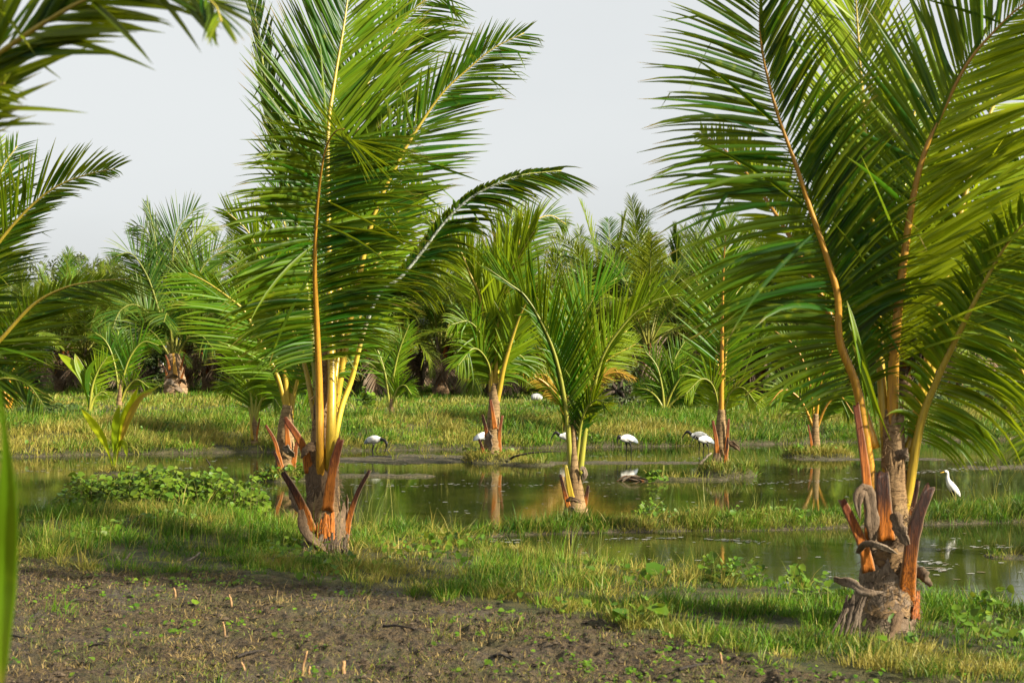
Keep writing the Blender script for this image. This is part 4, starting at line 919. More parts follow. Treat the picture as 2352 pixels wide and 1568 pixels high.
    for i, (p, L, dz) in enumerate((([(1526, 942), (1521, 890), (1508, 840), (1482, 806)], 62, 0), ([(1528, 942), (1544, 900), (1566, 865), (1596, 848)], 75, -.2), ([(1528, 942), (1552, 918), (1580, 905), (1606, 904)], 60, -.4), ([(1527, 942), (1536, 880), (1550, 825), (1572, 785)], 70, .3), ([(1526, 942), (1508, 912), (1486, 895), (1462, 892)], 50, .2))):
        fr(r, Y, p, L, L, dz=dz, seed=140+i, n=52, rpx=2, aL=(48, 25), aR=(55, 25), yel=.12, tone=.6, t0=.1, **k)
    Y = 29.6; r = palm_root(1872, 1035, Y, 'young palm on a grassy islet under the drooping leaflets of the right palm', G_BANK)
    trunk(r, Y, [(1872, 1046, 14), (1872, 1000, 10), (1874, 950, 6)], seed=7, k=14)
    for i, (p, L, dz) in enumerate((([(1872, 990), (1860, 880), (1830, 800), (1780, 760)], 85, 0), ([(1873, 990), (1886, 880), (1915, 800), (1960, 770)], 85, 0), ([(1872, 990), (1840, 920), (1800, 895), (1765, 930)], 70, -.3), ([(1874, 990), (1900, 930), (1930, 910), (1960, 950)], 70, -.3), ([(1872, 990), (1872, 860), (1868, 760)], 85, .3))):
        fr(r, Y, p, L, L, dz=dz, seed=150+i, n=50, rpx=2.6, aL=(50, 25), aR=(50, 25), yel=.18, tone=.6, t0=.16, wid=.04, pet='pet_orange', droop=(.5, .5))
    stub(r, Y, [(1866, 1035, -.1), (1862, 1005, -.12), (1856, 975, -.14)], 9, seed=1)
    Y = 38.; r = palm_root(18, 936, Y, 'small young palm at the left edge beside a white bird shaped bag', G_BANK)
    r['label'] = 'small young palm with orange stalks at the left edge of the far bank'
    for i, (p, L, dz) in enumerate((([(18, 936), (22, 880), (34, 840), (52, 815)], 45, 0), ([(17, 936), (8, 890), (-8, 860)], 45, 0), ([(20, 936), (38, 900), (60, 890), (80, 905)], 36, -.2), ([(18, 936), (16, 870), (14, 830)], 45, .2))):
        fr(r, Y, p, L, L, dz=dz, seed=160+i, n=26, rpx=3.5, aL=(50, 25), aR=(50, 25), yel=.15, tone=.6, t0=.28, wid=.035, pet='pet_orange', droop=(.4, .4))

def palm_offright():
    Y = 15.; r = palm_root(2520, 1230, Y, 'coconut palm rooted beyond the right edge, yellow ribbed frond hanging into view', G_POND)
    trunk(r, Y, [(2520, 1262, 55), (2518, 1150, 42), (2512, 1000, 28), (2508, 930, 16)], seed=19)
    fr(r, Y, [(2505, 1010), (2440, 920), (2385, 900), (2352, 861), (2325, 791), (2290, 715), (2262, 660)], 95, 130, dz=-.2, seed=171, n=55, aL=(55, 30), aR=(60, 30), yel=.2, tone=.5, t0=.2, droop=(.7, .4), rpx=7, pet='pet_yellow')
    fr(r, Y, [(2505, 1010), (2450, 800), (2400, 620), (2340, 500), (2270, 430)], 150, 150, dz=.5, seed=172, n=65, aL=(50, 28), aR=(50, 28), yel=.3, tone=.8, t0=.2, droop=(.4, .4), rpx=8, pet='pet_yellow')
    fr(r, Y, [(2505, 1010), (2460, 930), (2410, 950), (2375, 1000), (2355, 1060)], 90, 90, dz=-.3, seed=173, n=40, aL=(60, 40), aR=(60, 40), yel=.2, tone=.6, t0=.2, droop=(.9, .8), rpx=7, pet='pet_yellow')
    fr(r, Y, [(2508, 1010), (2490, 700), (2460, 450), (2420, 300)], 170, 150, dz=.5, seed=174, n=60, aL=(45, 28), aR=(45, 28), yel=.15, tone=.5, t0=.2, droop=(.3, .3), rpx=8, pet='pet_yellow')
# ---------------------------------------------------------------- the plantation on the far bank
def nat_frame(out):
    def f(P, T):
        ref = np.array([0, 0, 1.])-.55*out
        N = nrm(ref-(T@ref)[:, None]*T); return N, np.cross(T, N)
    return f

def far_palm(seed, H=1.9, L=5.2, nf=14, dead=2, lean=0., upright=1., leaflen=.92, yel=.05):
    """prototype at the origin, parts: trunk, leaf_sheath, fronds"""
    rng = np.random.default_rng(seed)
    r = empty('plantation_palm', (0, 0, 0), 'x', 'palm tree')
    q = np.linspace(0, 1, 16); C = np.stack([lean*q**2, 0*q, -.15+(H+.35)*q], 1)
    mb = MB(); mb.add(*tube(C, np.interp(q, [0, .12, .5, .8, 1], [.36, .31, .25, .19, .08])*rng.normal(1, .05, 16), 14, jit=.05, rng=rng)); mb.build('trunk', M['trunk_far'], r)
    sh = MB()
    for i in range(24):
        a = i*2.4+rng.normal(0, .3); z0 = .10+H*.85*i/24; o = np.array([math.cos(a), math.sin(a), 0]); ln = rng.uniform(.45, 1.0)
        x = lean*(z0/H)**2
        c = np.array([x, 0, z0])+o*.2
        P = spline([c, c+o*.10*ln+[0, 0, .5*ln], c+o*.45*ln+[0, 0, ln]], 7)
        sh.add(*tube(P, np.linspace(.09, .045, 7), 6, flat=.5, ref=o), m=0 if rng.random() < .45 else 1)
    sh.build('leaf_sheath', [M['stub'], M['husk']], r)
    a0 = rng.uniform(0, 6.28)
    dead += 2
    for i in range(nf+dead):
        f = i/(nf-1.)
        a = a0+i*2.399963+rng.normal(0, .15); o = np.array([math.cos(a), math.sin(a), 0])
        isd = i >= nf
        e = math.radians(88-78*f**1.15/upright+rng.normal(0, 4)) if not isd else math.radians(rng.uniform(-35, 10))
        ln = L*(.78+.25*math.sin(PI*min(f+.25, 1)))*rng.uniform(.92, 1.06)
        if isd: ln *= rng.uniform(.4, .62)
        if i < 1: ln *= .88
        p = np.array([lean, 0, H+.1])+o*.08; pts = [p]; n = 9
        bend = math.radians((44+62*f)*rng.uniform(.7, 1.25)*(.3 if i < 2 else 1)) if not isd else math.radians(95)
        for k in range(n):
            ee = e-bend*((k+.5)/n)**1.6
            p = p+(o*math.cos(ee)+np.array([0, 0, math.sin(ee)]))*ln/n; pts.append(p)
        sp = i < 1
        an = (14, 7) if sp else (62, 26)
        add_frond(r, (0, 0, 0), pts, 72 if not isd else 40, leaflen*1.15, leaflen*1.15, aL=an, aR=an, beta=14 if not isd else -10, droop=(.75+.9*f, .7+.6*f) if not isd else (1.6, 1.6),
                  wid=.056, t0=.2, r0=.042, r1=.007, seed=seed*50+i, pet='pet_far' if not isd else 'husk', leaf='leaf_far' if not isd else 'husk', yel=yel+(.18 if rng.random() < .35 else 0), tone=.2+.6*rng.random(),
                  seg=4, fold=False, far=True, framef=nat_frame(o), name='frond' if not isd else 'dead_frond', wind=(.08, 0, 0))
    return r

def copy_tree(o):
    c = o.copy(); col.objects.link(c)
    for ch in list(o.children):
        d = ch.copy(); col.objects.link(d); d.parent = c
    return c

def plantation():
    protos = [far_palm(1), far_palm(2, 1.7, 4.9, 13, 2, .15, 1.25), far_palm(3, 2.1, 5.0, 18, -2, -.1, 1.15), far_palm(4, 1.5, 4.6, 12, 2, .1, 1.5, .85, .15), far_palm(5, 2.0, 5.0, 14, 3, 0, .9), far_palm(6, 1.8, 5.0, 11, 1, -.1, 1.8, .9, .1)]
    used = set()
    G = 'coconut palms of the plantation behind the far bank'
    rows = [
     # px, Y, scale, prototype, turn, label
     (430, 60, .9, 2, .6, 'plantation palm standing right behind the full crowned one'),
     (478, 57, .86, 0, 2.0, 'plantation palm with a black husky trunk just right of the full crowned one'),
     (138, 57, .80, 4, 1.0, 'plantation palm with a thin dark trunk behind the two leafed seedling'),
     (238, 62, .92, 1, 4.1, 'plantation palm with a pale fan shaped crown before the broad tree'),
     (62, 54, .74, 3, 5.0, 'low yellowish plantation palm standing in front of the pale broad tree'),
     (-30, 50, .85, 0, 3.0, 'plantation palm cut by the left edge of the picture'),
     (560, 55, .92, 5, 1.3, 'plantation palm seen between the full crowned palm and the twin near palms'),
     (640, 58, .95, 2, 2.9, 'plantation palm hidden behind the bright green islet palm'),
     (800, 54, .9, 1, .4, 'plantation palm behind the leaf stalks of the tall near palm'),
     (850, 51, .86, 4, 2.6, 'plantation palm with a leaning pale trunk right of the tall near palm'),
     (925, 53, .84, 0, 5.2, 'plantation palm over the thin reddish stemmed sapling'),
     (1012, 52, .98, 3, 1.9, 'plantation palm with a yellowish pointed top left of the straw islet palm'),
     (1078, 56, .92, 2, .2, 'plantation palm directly left of the yellow folded frond'),
     (1192, 57, .96, 5, 4.4, 'plantation palm directly behind the yellow folded frond'),
     (1252, 52, .97, 1, 2.2, 'plantation palm arching right above the dried orange frond'),
     (1330, 58, .92, 0, 3.6, 'plantation palm behind the short green palm on the strip'),
     (1408, 53, 1.02, 2, 5.6, 'plantation palm with twin spear tips between the short green palm and the slim one'),
     (1492, 47, .95, 5, .9, 'plantation palm with a single upright spear over the stemless young palm'),
     (1562, 53, 1.0, 4, 2.5, 'plantation palm with a rounded crown left of the slim one frond palm'),
     (1640, 50, .93, 0, 1.1, 'plantation palm right behind the slim one frond palm'),
     (1735, 52, .95, 1, 4.9, 'plantation palm right of the slim one frond palm'),
     (1828, 50, .98, 2, 3.3, 'plantation palm behind the left leaflets of the right palm'),
     (1935, 53, 1.0, 3, .1, 'plantation palm behind the left stalk of the right palm'),
     (2075, 51, 1.0, 0, 2.8, 'plantation palm behind the central orange stalk of the right palm'),
     (2195, 48, .94, 4, 5.4, 'plantation palm with a dark trunk above the white egret'),
     (2275, 49, .96, 2, 4.0, 'plantation palm behind the dark creeper mound at right'),
     (2400, 50, 1.0, 1, 1.6, 'plantation palm cut by the right edge of the picture'),
     (300, 53, .74, 3, 3.9, 'low bushy plantation palm between the dark feathery sapling and the full crowned palm'),
     (200, 56, .78, 5, .2, 'plantation palm standing over the seedling with undivided leaves'),
     (1135, 50, .85, 4, 2.8, 'low plantation palm just behind the straw islet palm'),
     (1690, 55, .95, 3, .7, 'plantation palm filling the gap right of the slim palm'),
     (320, 66, .9, 5, 2.4, 'second row palm between the fan shaped crown and the full crowned palm'),
     (185, 68, .98, 3, .8, 'second row palm with a spiky top before the broad tree'),
     (525, 68, .95, 4, 5.1, 'second row palm in the gap right of the full crowned palm'),
     (700, 67, .95, 0, 3.9, 'second row palm behind the drooping frond of the tall near palm'),
     (965, 66, 1.0, 1, 2.1, 'second row palm under the broken grey ribbed frond'),
     (1135, 68, 1.05, 0, 5.7, 'second row palm above the straw islet palm'),
     (1290, 68, .95, 4, 1.2, 'second row palm in the skyline dip right of the yellow folded frond'),
     (1375, 70, 1.05, 3, 3.1, 'second row palm left of the twin spear tips'),
     (1460, 66, 1.06, 1, 4.6, 'second row palm between the twin spear tips and the single spear'),
     (1605, 67, 1.05, 2, .5, 'second row palm over the rounded crown near the slim palm'),
     (1700, 66, 1.05, 5, 2.0, 'second row palm above the right shoulder of the slim palm'),
     (1790, 68, 1.0, 4, 3.7, 'second row palm in the deep shade left of the right palm'),
     (2000, 67, 1.05, 1, 5.9, 'second row palm between the stalks of the right palm'),
     (2140, 66, 1.05, 0, 1.5, 'second row palm right of the central orange stalk'),
     (2330, 66, 1.05, 5, 3.0, 'second row palm near the right edge'),
     (60, 78, .9, 2, 2.7, 'third row palm at far left under the broad tree'),
     (450, 82, .95, 1, 1.0, 'third row palm behind the full crowned palm'),
     (890, 80, 1.0, 3, 4.2, 'third row palm right of the tall near palm'),
     (1050, 82, 1.05, 2, 3.4, 'third row palm left of the straw islet palm'),
     (1240, 84, 1.05, 5, .3, 'third row palm behind the arching crown'),
     (1540, 82, 1.1, 0, 2.3, 'third row palm behind the single spear'),
     (1670, 84, 1.05, 4, 5.0, 'third row palm behind the slim one frond palm'),
     (1890, 82, 1.05, 2, 4.8, 'third row palm behind the left leaflets of the right palm'),
     (2240, 82, 1.05, 3, 1.8, 'third row palm behind the hanging leaflets at right')]
    for px, Y, s, pi, rz, lab in rows:
        p = protos[pi]
        o = p if pi not in used else copy_tree(p)
        used.add(pi)
        x = (px-CX)/F*Y; z = float(terrain(np.array([x]), np.array([Y]))[0][0])
        o.location = (x, Y, z); o.rotation_euler = (0, 0, rz); o.scale = (s, s, s)
        o['label'] = lab; o['group'] = G

def palm_full_crown():
    Y = 51.5; r = palm_root(403, 908, Y, 'full crowned plantation palm whose whole stout trunk shows left of the tall palm', 'coconut palms of the plantation behind the far bank', 'plantation_palm')
    trunk(r, Y, [(404, 914, 31), (403, 900, 27), (402, 870, 23), (400, 840, 19), (398, 812, 13)], mat='trunk_far', seed=21, k=18, jit=.04)
    k = dict(leaf='leaf_far', wid=.06, fold=False, seg=5, n=62)
    F = [([(398, 815), (393, 720), (396, 605), (408, 528), (450, 478)], 115, 105, .6, (50, 24), .04, .2, (.25, .2), 2.4),
         ([(392, 810), (364, 667), (357, 551), (337, 463)], 62, 66, .3, (22, 12), .0, .0, (.1, .1), 1.9),
         ([(390, 810), (356, 682), (331, 620), (300, 582), (266, 588)], 95, 105, -.6, (58, 28), .05, .25, (.5, .5), 2.0),
         ([(408, 808), (438, 697), (462, 620), (500, 582), (534, 580)], 95, 95, .4, (55, 28), .06, .45, (.4, .4), 1.9),
         ([(402, 808), (423, 643), (442, 551), (469, 520), (496, 530)], 85, 90, 1.2, (50, 26), .2, .5, (.35, .4), 1.9),
         ([(391, 812), (361, 743), (315, 701), (277, 713), (255, 764)], 85, 90, -.9, (60, 32), .08, .3, (.8, .8), 1.9),
         ([(388, 815), (361, 774), (330, 751), (300, 776)], 70, 75, -1.2, (60, 32), .06, .25, (.9, .9), 1.6),
         ([(409, 815), (446, 751), (492, 720), (536, 740)], 85, 85, -.8, (60, 32), .06, .3, (.8, .7), 1.9),
         ([(407, 818), (430, 780), (460, 770), (490, 800)], 70, 70, -1.2, (60, 34), .06, .2, (1., .9), 1.6),
         ([(395, 808), (375, 640), (352, 560), (325, 520), (300, 525)], 85, 85, 1.4, (50, 26), .05, .35, (.4, .4), 1.9),
         ([(397, 812), (392, 760), (384, 720), (376, 740)], 80, 80, -1.9, (60, 34), .06, .15, (.8, .8), 1.6)]
    for i, (p, L, R, dz, an, yl, tn, dr, rp) in enumerate(F):
        fr(r, Y, p, L, R, dz=dz, seed=400+i, aL=an, aR=an, yel=yl, tone=tn, droop=dr, rpx=rp, t0=.2, pet='pet_far', roll=(8, 30, -8, 5, -5, 0, 0, 0, 0, 5, 0)[i], **k)
    for i, (p, w, m) in enumerate((([(403, 868), (401, 840), (398, 812)], 13, 'pet_orange'), ([(412, 880), (420, 858), (426, 838)], 8, 'stub'), ([(386, 872), (380, 850), (372, 836)], 8, 'stub_dark'), ([(414, 850), (420, 828), (424, 812)], 8, 'stub'), ([(390, 850), (386, 830), (380, 815)], 8, 'stub'))):
        stub(r, Y, [(a, b, -.35) for a, b in p], w, mat=m, seed=i)
    for i, (p, w) in enumerate((([(378, 884), (392, 876), (408, 886)], 13), ([(384, 898), (402, 890), (424, 900)], 13), ([(402, 880), (416, 872), (428, 884)], 11), ([(380, 866), (396, 862), (414, 868)], 10))):
        husk(r, Y, [(a, b, -.42) for a, b in p], w, seed=i)

# ---------------------------------------------------------------- birds
def plain(name, c, rough=.6, spec=.3, nscale=60, amt=.12):
    m, nt, out = newmat(name); t = NT(nt)
    n = t.noise(nscale, 4, t.coords())
    cc = t.mix(t.math('MULTIPLY', n, amt*2), c, tuple(v*.55 for v in c))
    p = t.pbsdf(cc, rough, spec, t.bump(n, .15, .004)); t.l(p.outputs[0], out.inputs[0]); return m
M['white'] = plain('white_feather', (.62, .61, .58)); M['black'] = plain('black_skin', (.012, .011, .011), .4)
M['grey'] = plain('grey_feather', (.22, .25, .29)); M['bill'] = plain('yellow_bill', (.62, .40, .06)); M['plastic'] = plain('white_plastic', (.42, .43, .43), .5)

def loft_bird(spec, k=14, squash=.82):
    """spec rows: x, z, radius, material; body, neck, head and bill as one skin"""
    a = np.array([s[:3] for s in spec], float); n = 46
    d = np.concatenate([[0], np.cumsum(np.hypot(np.diff(a[:, 0]), np.diff(a[:, 1])))]); q = np.linspace(0, d[-1], n)
    C = spline(np.stack([a[:, 0], 0*a[:, 0], a[:, 1]], 1), n)
    R = np.interp(q, d, a[:, 2]); R[1:-1] = .25*R[:-2]+.5*R[1:-1]+.25*R[2:]
    V, Q, T, Cc = tube(C, R, k, flat=squash, ref=np.array([0, 1., 0]))
    mi = np.round(np.interp(q, d, [s[3] for s in spec])).astype(int)
    mq = np.repeat(mi[:-1], k)
    return V, Q, T, Cc, mq, np.concatenate([np.full(k, mi[0]), np.full(k, mi[-1])])

def bird(kind, px, py, Y, label, yaw=0., s=1., pose='feed', group=None, pitch=0., dark_wing=False):
    base = at(px, py, Y)
    nm = 'ibis' if kind == 'ibis' else 'egret'
    mats = [M['white'], M['black'], M['grey'], M['bill']]
    if kind == 'ibis':
        body = [(.31, .27, .008, 2), (.25, .305, .040, 0), (.15, .345, .088, 0), (.03, .375, .112, 0), (-.08, .378, .10, 0), (-.155, .385, .062, 0)]
        if pose == 'feed': neck = [(-.195, .41, .034, 1), (-.235, .45, .026, 1), (-.27, .462, .032, 1), (-.305, .442, .022, 1), (-.34, .40, .011, 1), (-.372, .34, .008, 1), (-.388, .265, .003, 1)]
        elif pose == 'tuck': neck = [(-.185, .40, .040, 1), (-.205, .425, .032, 1), (-.225, .415, .032, 1), (-.24, .385, .02, 1), (-.25, .33, .010, 1), (-.252, .27, .007, 1), (-.245, .215, .003, 1)]
        else: neck = [(-.20, .385, .036, 1), (-.26, .375, .028, 1), (-.31, .345, .026, 1), (-.335, .30, .032, 1), (-.335, .255, .02, 1), (-.32, .19, .010, 1), (-.295, .12, .007, 1), (-.265, .06, .003, 1)]
        hip, knee, feet = .30, .16, ((.00, .045), (.075, -.045))
    else:
        body = [(.16, .10, .008, 0), (.115, .145, .036, 0), (.05, .215, .062, 0), (.0, .28, .056, 0), (-.028, .335, .034, 0)]
        neck = [(-.038, .385, .024, 0), (-.036, .43, .019, 0), (-.046, .46, .023, 0), (-.072, .466, .022, 0), (-.095, .460, .011, 3), (-.12, .455, .007, 3), (-.15, .449, .002, 3)]
        hip, knee, feet = .20, .10, ((.03, .028), (.05, -.028))
    if kind == 'ibis': body = [(x*.86+.0, z+.012, r*.84, m) for x, z, r, m in body]; neck = [(x+.022, z+.012, r*1.12, m) for x, z, r, m in neck]
    V, Q, T, Cc, mq, mt = loft_bird(body+neck)
    mb = MB()
    def rot(P):
        P = np.asarray(P, float)*s; c, sn = math.cos(yaw), math.sin(yaw)
        return np.stack([P[:, 0]*c-P[:, 1]*sn, P[:, 0]*sn+P[:, 1]*c, P[:, 2]], 1)+base
    mb.add(rot(V), Q, None, Cc); mb.MQ[-1] = mq
    mb.add(rot(V), None, T, Cc); mb.MT[-1] = mt
    for fx, fy in feet:
        L = spline([(fx*.6, fy*.9, hip), (fx+.012, fy, knee), (fx, fy, 0), (fx, fy, -.06)], 12)
        mb.add(*[rot(x) if i == 0 else x for i, x in enumerate(tube(L, np.interp(np.linspace(0, 1, 12), [0, .25, .5, 1], [.028, .010, .009, .006]), 7))], m=1)
    o = mb.build(nm, mats, None, base, top=True); tag(o, label, nm if kind == 'ibis' else 'egret', group)
    # folded wings lie on the flanks
    for sd in (-1, 1):
        if kind == 'ibis': P = spline([(-.09, .405, 0), (.03, .40, 0), (.15, .355, 0), (.265, .285, 0)], 16); R = np.interp(np.linspace(0, 1, 16), [0, .15, .5, .85, 1], [.01, .052, .066, .038, .006]); off = .066
        else: P = spline([(-.015, .30, 0), (.03, .245, 0), (.09, .18, 0), (.155, .11, 0)], 16); R = np.interp(np.linspace(0, 1, 16), [0, .2, .5, .85, 1], [.008, .040, .046, .026, .005]); off = .040
        P = P[:, [0, 2, 1]]+np.array([0, sd, 0])*(off*np.interp(np.linspace(0, 1, 16), [0, .3, .7, 1], [.75, 1, .8, .2]))[:, None]
        V, Q, T, Cc = tube(P, R, 12, flat=.38, ref=np.array([0, 1., 0]))
        wb = MB(); wb.add(rot(V), Q, T, Cc)
        if kind == 'ibis': wb.MQ[-1] = np.where(np.repeat(np.arange(15), 12) >= (9 if not dark_wing else 3), 1 if dark_wing else 2, 0)
        wb.build('wing', mats if kind == 'ibis' else [M['white']], o, base)
    return o

def birds():
    g = 'ibises feeding in the shallow water'
    bird('ibis', 1618, 1047, 28.6, 'white ibis in front of a pair, black head bent straight down, beside the slim palm', 0.45, .86, 'feed', g)
    bird('ibis', 1606, 1043, 30.4, 'larger white ibis behind a pair, black bill reaching left, beside the slim palm', .05, 1.02, 'feed', g)
    bird('ibis', 1440, 1047, 29.7, 'lone white ibis with tucked black head and grey wing tips, standing in open water', .35, .95, 'tuck', g)
    bird('ibis', 1303, 1043, 30.2, 'white ibis with outstretched black neck, half hidden by the short green palm', .1, .98, 'feed', g)
    bird('ibis', 860, 1050, 29.3, 'white ibis on the mud flat bending its head to the right', PI-.5, .95, 'down', g)
    bird('ibis', 1112, 1040, 30.6, 'white ibis mostly hidden by the trunk on the straw islet', PI+.3, .95, 'down', g)
    bird('ibis', 664, 1042, 31.0, 'white ibis mostly hidden by the trunk of the bright green islet palm', PI+.9, .95, 'tuck', g)
    bird('ibis', 1594, 938, 41., 'black and white bird in the creeper on the far bank', .9, .95, 'tuck', None, dark_wing=True)
    ge = 'white egrets'
    bird('egret', 2182, 1156, 19.25, 'white egret with yellow bill standing upright on the grass strip at right', .15, .93, 'up', ge)
    bird('egret', 710, 945, 43., 'tiny white egret in the meadow between the two near trunks', 2.2, .95, 'up', ge)
    bird('egret', 1287, 910, 46., 'tiny white egret half hidden behind the stalks of the short green palm', .6, .95, 'up', ge)

# ---------------------------------------------------------------- small things
def stick(name, label, pts, r, mat, cat='stick', group=None, tp=.4, seed=0):
    rng = np.random.default_rng(seed)
    P = spline(pts, 10)+rng.normal(0, r*.12, (10, 3)); mb = MB(); mb.add(*tube(P, r*np.linspace(1, tp, 10), 7, jit=.08, rng=rng))
    b = P[0].copy(); o = mb.build(name, mat, None, b, top=True); return tag(o, label, cat, group)

def gz(px, Y): 
    x = (px-CX)/F*Y; return np.array([x, Y, max(0., float(terrain(np.array([x]), np.array([Y]))[0][0]))])

def floor_at(px, py, z=.1):
    Y = (CAMH-z)*F/(py-HY); p = gz(px, Y); Y = (CAMH-p[2])*F/(py-HY); return gz(px, Y)

def props():
    g = 'cut stalks standing in the mud'
    M['stalk'] = two_tone('dry_stalk', (.30, .20, .10), (.50, .30, .12), .7, nscale=30, dark=(.25, .13, .06))
    M['twig'] = two_tone('dark_twig', (.035, .026, .02), (.06, .045, .03), .8, nscale=40, dark=(.02, .015, .012))
    M['pale_twig'] = two_tone('pale_twig', (.32, .26, .19), (.42, .35, .26), .8, nscale=40, dark=(.2, .15, .1))
    for i, (px, py, h, r, lx, lab) in enumerate(((405, 1374, 28, 3.4, -6, 'short cut stalk nearest the upper left of the mud'), (533, 1392, 30, 3.4, -6, 'cut stalk just right of the short one in the upper mud'), (518, 1454, 36, 3., -6, 'thin cut stalk in the middle of the left mud'),
            (692, 1549, 56, 4., 14, 'tallest cut stalk leaning right near the bottom edge'), (708, 1549, 22, 4., 4, 'stumpy stalk touching the tallest leaning stalk'), (788, 1545, 30, 7., 2, 'thick reddish stump near the bottom edge'), (563, 1536, 24, 4., -8, 'small stalk left of the tallest leaning stalk'), (1658, 1538, 24, 4, -4, 'lone stalk in the weedy mud at right'))):
        b = floor_at(px, py); u = b[1]/F
        stick('cut_stalk', lab, [b-[0, 0, .04], b+[lx*.4*u, 0, h*.5*u], b+[lx*u, 0, h*u]], r*u, M['stalk'], 'stalk', g, .55, i)
    g = 'dark sticks lying on the mud'
    for i, (x0, y0, x1, y1, lab) in enumerate(((158, 1388, 206, 1384, 'short dark stick lying flat in the upper left mud'), (205, 1485, 248, 1486, 'dark stick lying low in the left mud'), (880, 1437, 952, 1449, 'longest dark stick, lying in the middle of the mud'), (4, 1468, 58, 1472, 'dark stick touching the left edge of the picture'),
            (1134, 1508, 1180, 1516, 'dark stick lying in the mud below the picture middle'), (1560, 1545, 1640, 1535, 'dark stick among the green weeds at the bottom'), (545, 1520, 610, 1500, 'dark stick slanting up near the cut stalks'))):
        a, b = floor_at(x0, y0), floor_at(x1, y1); m = (a+b)/2+[0, 0, .03]
        stick('fallen_stick', lab, [a+[0, 0, .015], m, b+[0, 0, .02]], .012, M['twig'], 'stick', g, .5, 20+i)
    g = 'pale stumps at the foot of the tall palm'
    for i, (px, py, h, lx, lab) in enumerate(((626, 1277, 34, -8, 'left pale reed stump by the tall palm'), (640, 1278, 26, -4, 'short middle pale reed stump by the tall palm'), (648, 1270, 40, 10, 'curved right pale reed stump by the tall palm'))):
        b = at(px, py, 15.0); u = 15./F
        stick('reed_stump', lab, [b-[0, 0, .06], b+[lx*.2*u, 0, h*.6*u], b+[lx*u, 0, h*u]], 3*u, M['pale_twig'], 'stump', g, .6, 40+i)
    for i, (p, lab) in enumerate((([(268, 1278), (282, 1292), (300, 1270)], 'pale forked twig lying on the grass edge at left'), ([(420, 1292), (440, 1284), (460, 1268)], 'pale bent twig right of the forked one'))):
        stick('pale_twig', lab, [at(a, b, 14.0) for a, b in p], .016, M['pale_twig'], 'twig', None, .5, 50+i)
    stick('water_stick', 'dark bent twig poking out of the pond at left', [gz(486, 26.5)-[0, 0, .05], gz(481, 26.5)+[0, 0, .08], gz(473, 26.4)+[0, 0, .2]], .02, M['twig'], 'stick', None, .5, 60)
    stick('driftwood', 'long bare branch lying beside the straw islet', [at(1172, 1055, 27.8), at(1190, 1045, 27.7), at(1240, 1038, 27.6), at(1290, 1036, 27.6)], .025, M['twig'], 'branch', None, .3, 61)
    stick('driftwood', 'short branch leaning on the mud near the slim palm', [at(1606, 1066, 25.6), at(1622, 1050, 25.6), at(1634, 1040, 25.6)], .03, M['pale_twig'], 'branch', None, .5, 62)
    stick('post', 'short dark post in the channel by the near bank', [gz(1313, 16.2)-[0, 0, .2], gz(1313, 16.2)+[0, 0, .10]], .025, M['twig'], 'post', None, .9, 63)
    for i, (px, lab) in enumerate(((355, 'left white marker post in the far field'), (372, 'right white marker post in the far field'))):
        b = gz(px, 84); stick('marker_post', lab, [b, b+[0, 0, .6], b+[0, 0, 1.15]], .1, M['plastic'], 'post', 'white posts in the far field', 1., 70+i)
    # heap of withered palm leaf in the water
    r = empty('withered_frond', at(1455, 1108, 24.0), 'heap of withered reddish palm leaf lying in the shallow water', 'dead frond')
    rh = np.random.default_rng(6)
    for i in range(13):
        x0 = 1416+rh.uniform(0, 16); x2 = 1482+rh.uniform(-14, 6); up = rh.uniform(0, 16)
        husk(r, 24.0+rh.uniform(-.1, .1), [(x0, 1108-rh.uniform(0, 4)), (1446+rh.uniform(-8, 8), 1106-up), (x2, 1110-rh.uniform(0, 8))], rh.uniform(3.5, 7), 'leaflet', ('root', 'husk', 'stub')[i % 3], 0., i, .05)
    husk(r, 24.0, [(1374, 1110), (1400, 1109), (1424, 1108)], 4, 'leaflet', 'stub', 0., 31)

    # white sacks in the meadow
    for px, py, Y, w, lab in ((64, 913, 44., 26, 'white plastic sack lying in the meadow at left'), (1233, 909, 47., 22, 'white plastic sack lying at the foot of the plantation')):
        c = gz(px, Y)+[0, 0, .10]; u = Y/F; rng = np.random.default_rng(px)
        P = spline([c+[-w*.5*u, 0, -.02], c+[-w*.2*u, .03, .03], c+[w*.25*u, 0, .02], c+[w*.5*u, .02, -.03]], 14)
        mb = MB(); mb.add(*tube(P, np.interp(np.linspace(0, 1, 14), [0, .08, .3, .7, .92, 1], [.03, .10, .13, .12, .09, .02]), 12, flat=.8, jit=.06, rng=rng))
        tag(mb.build('sack', M['plastic'], None, c, top=True), lab, 'sack')

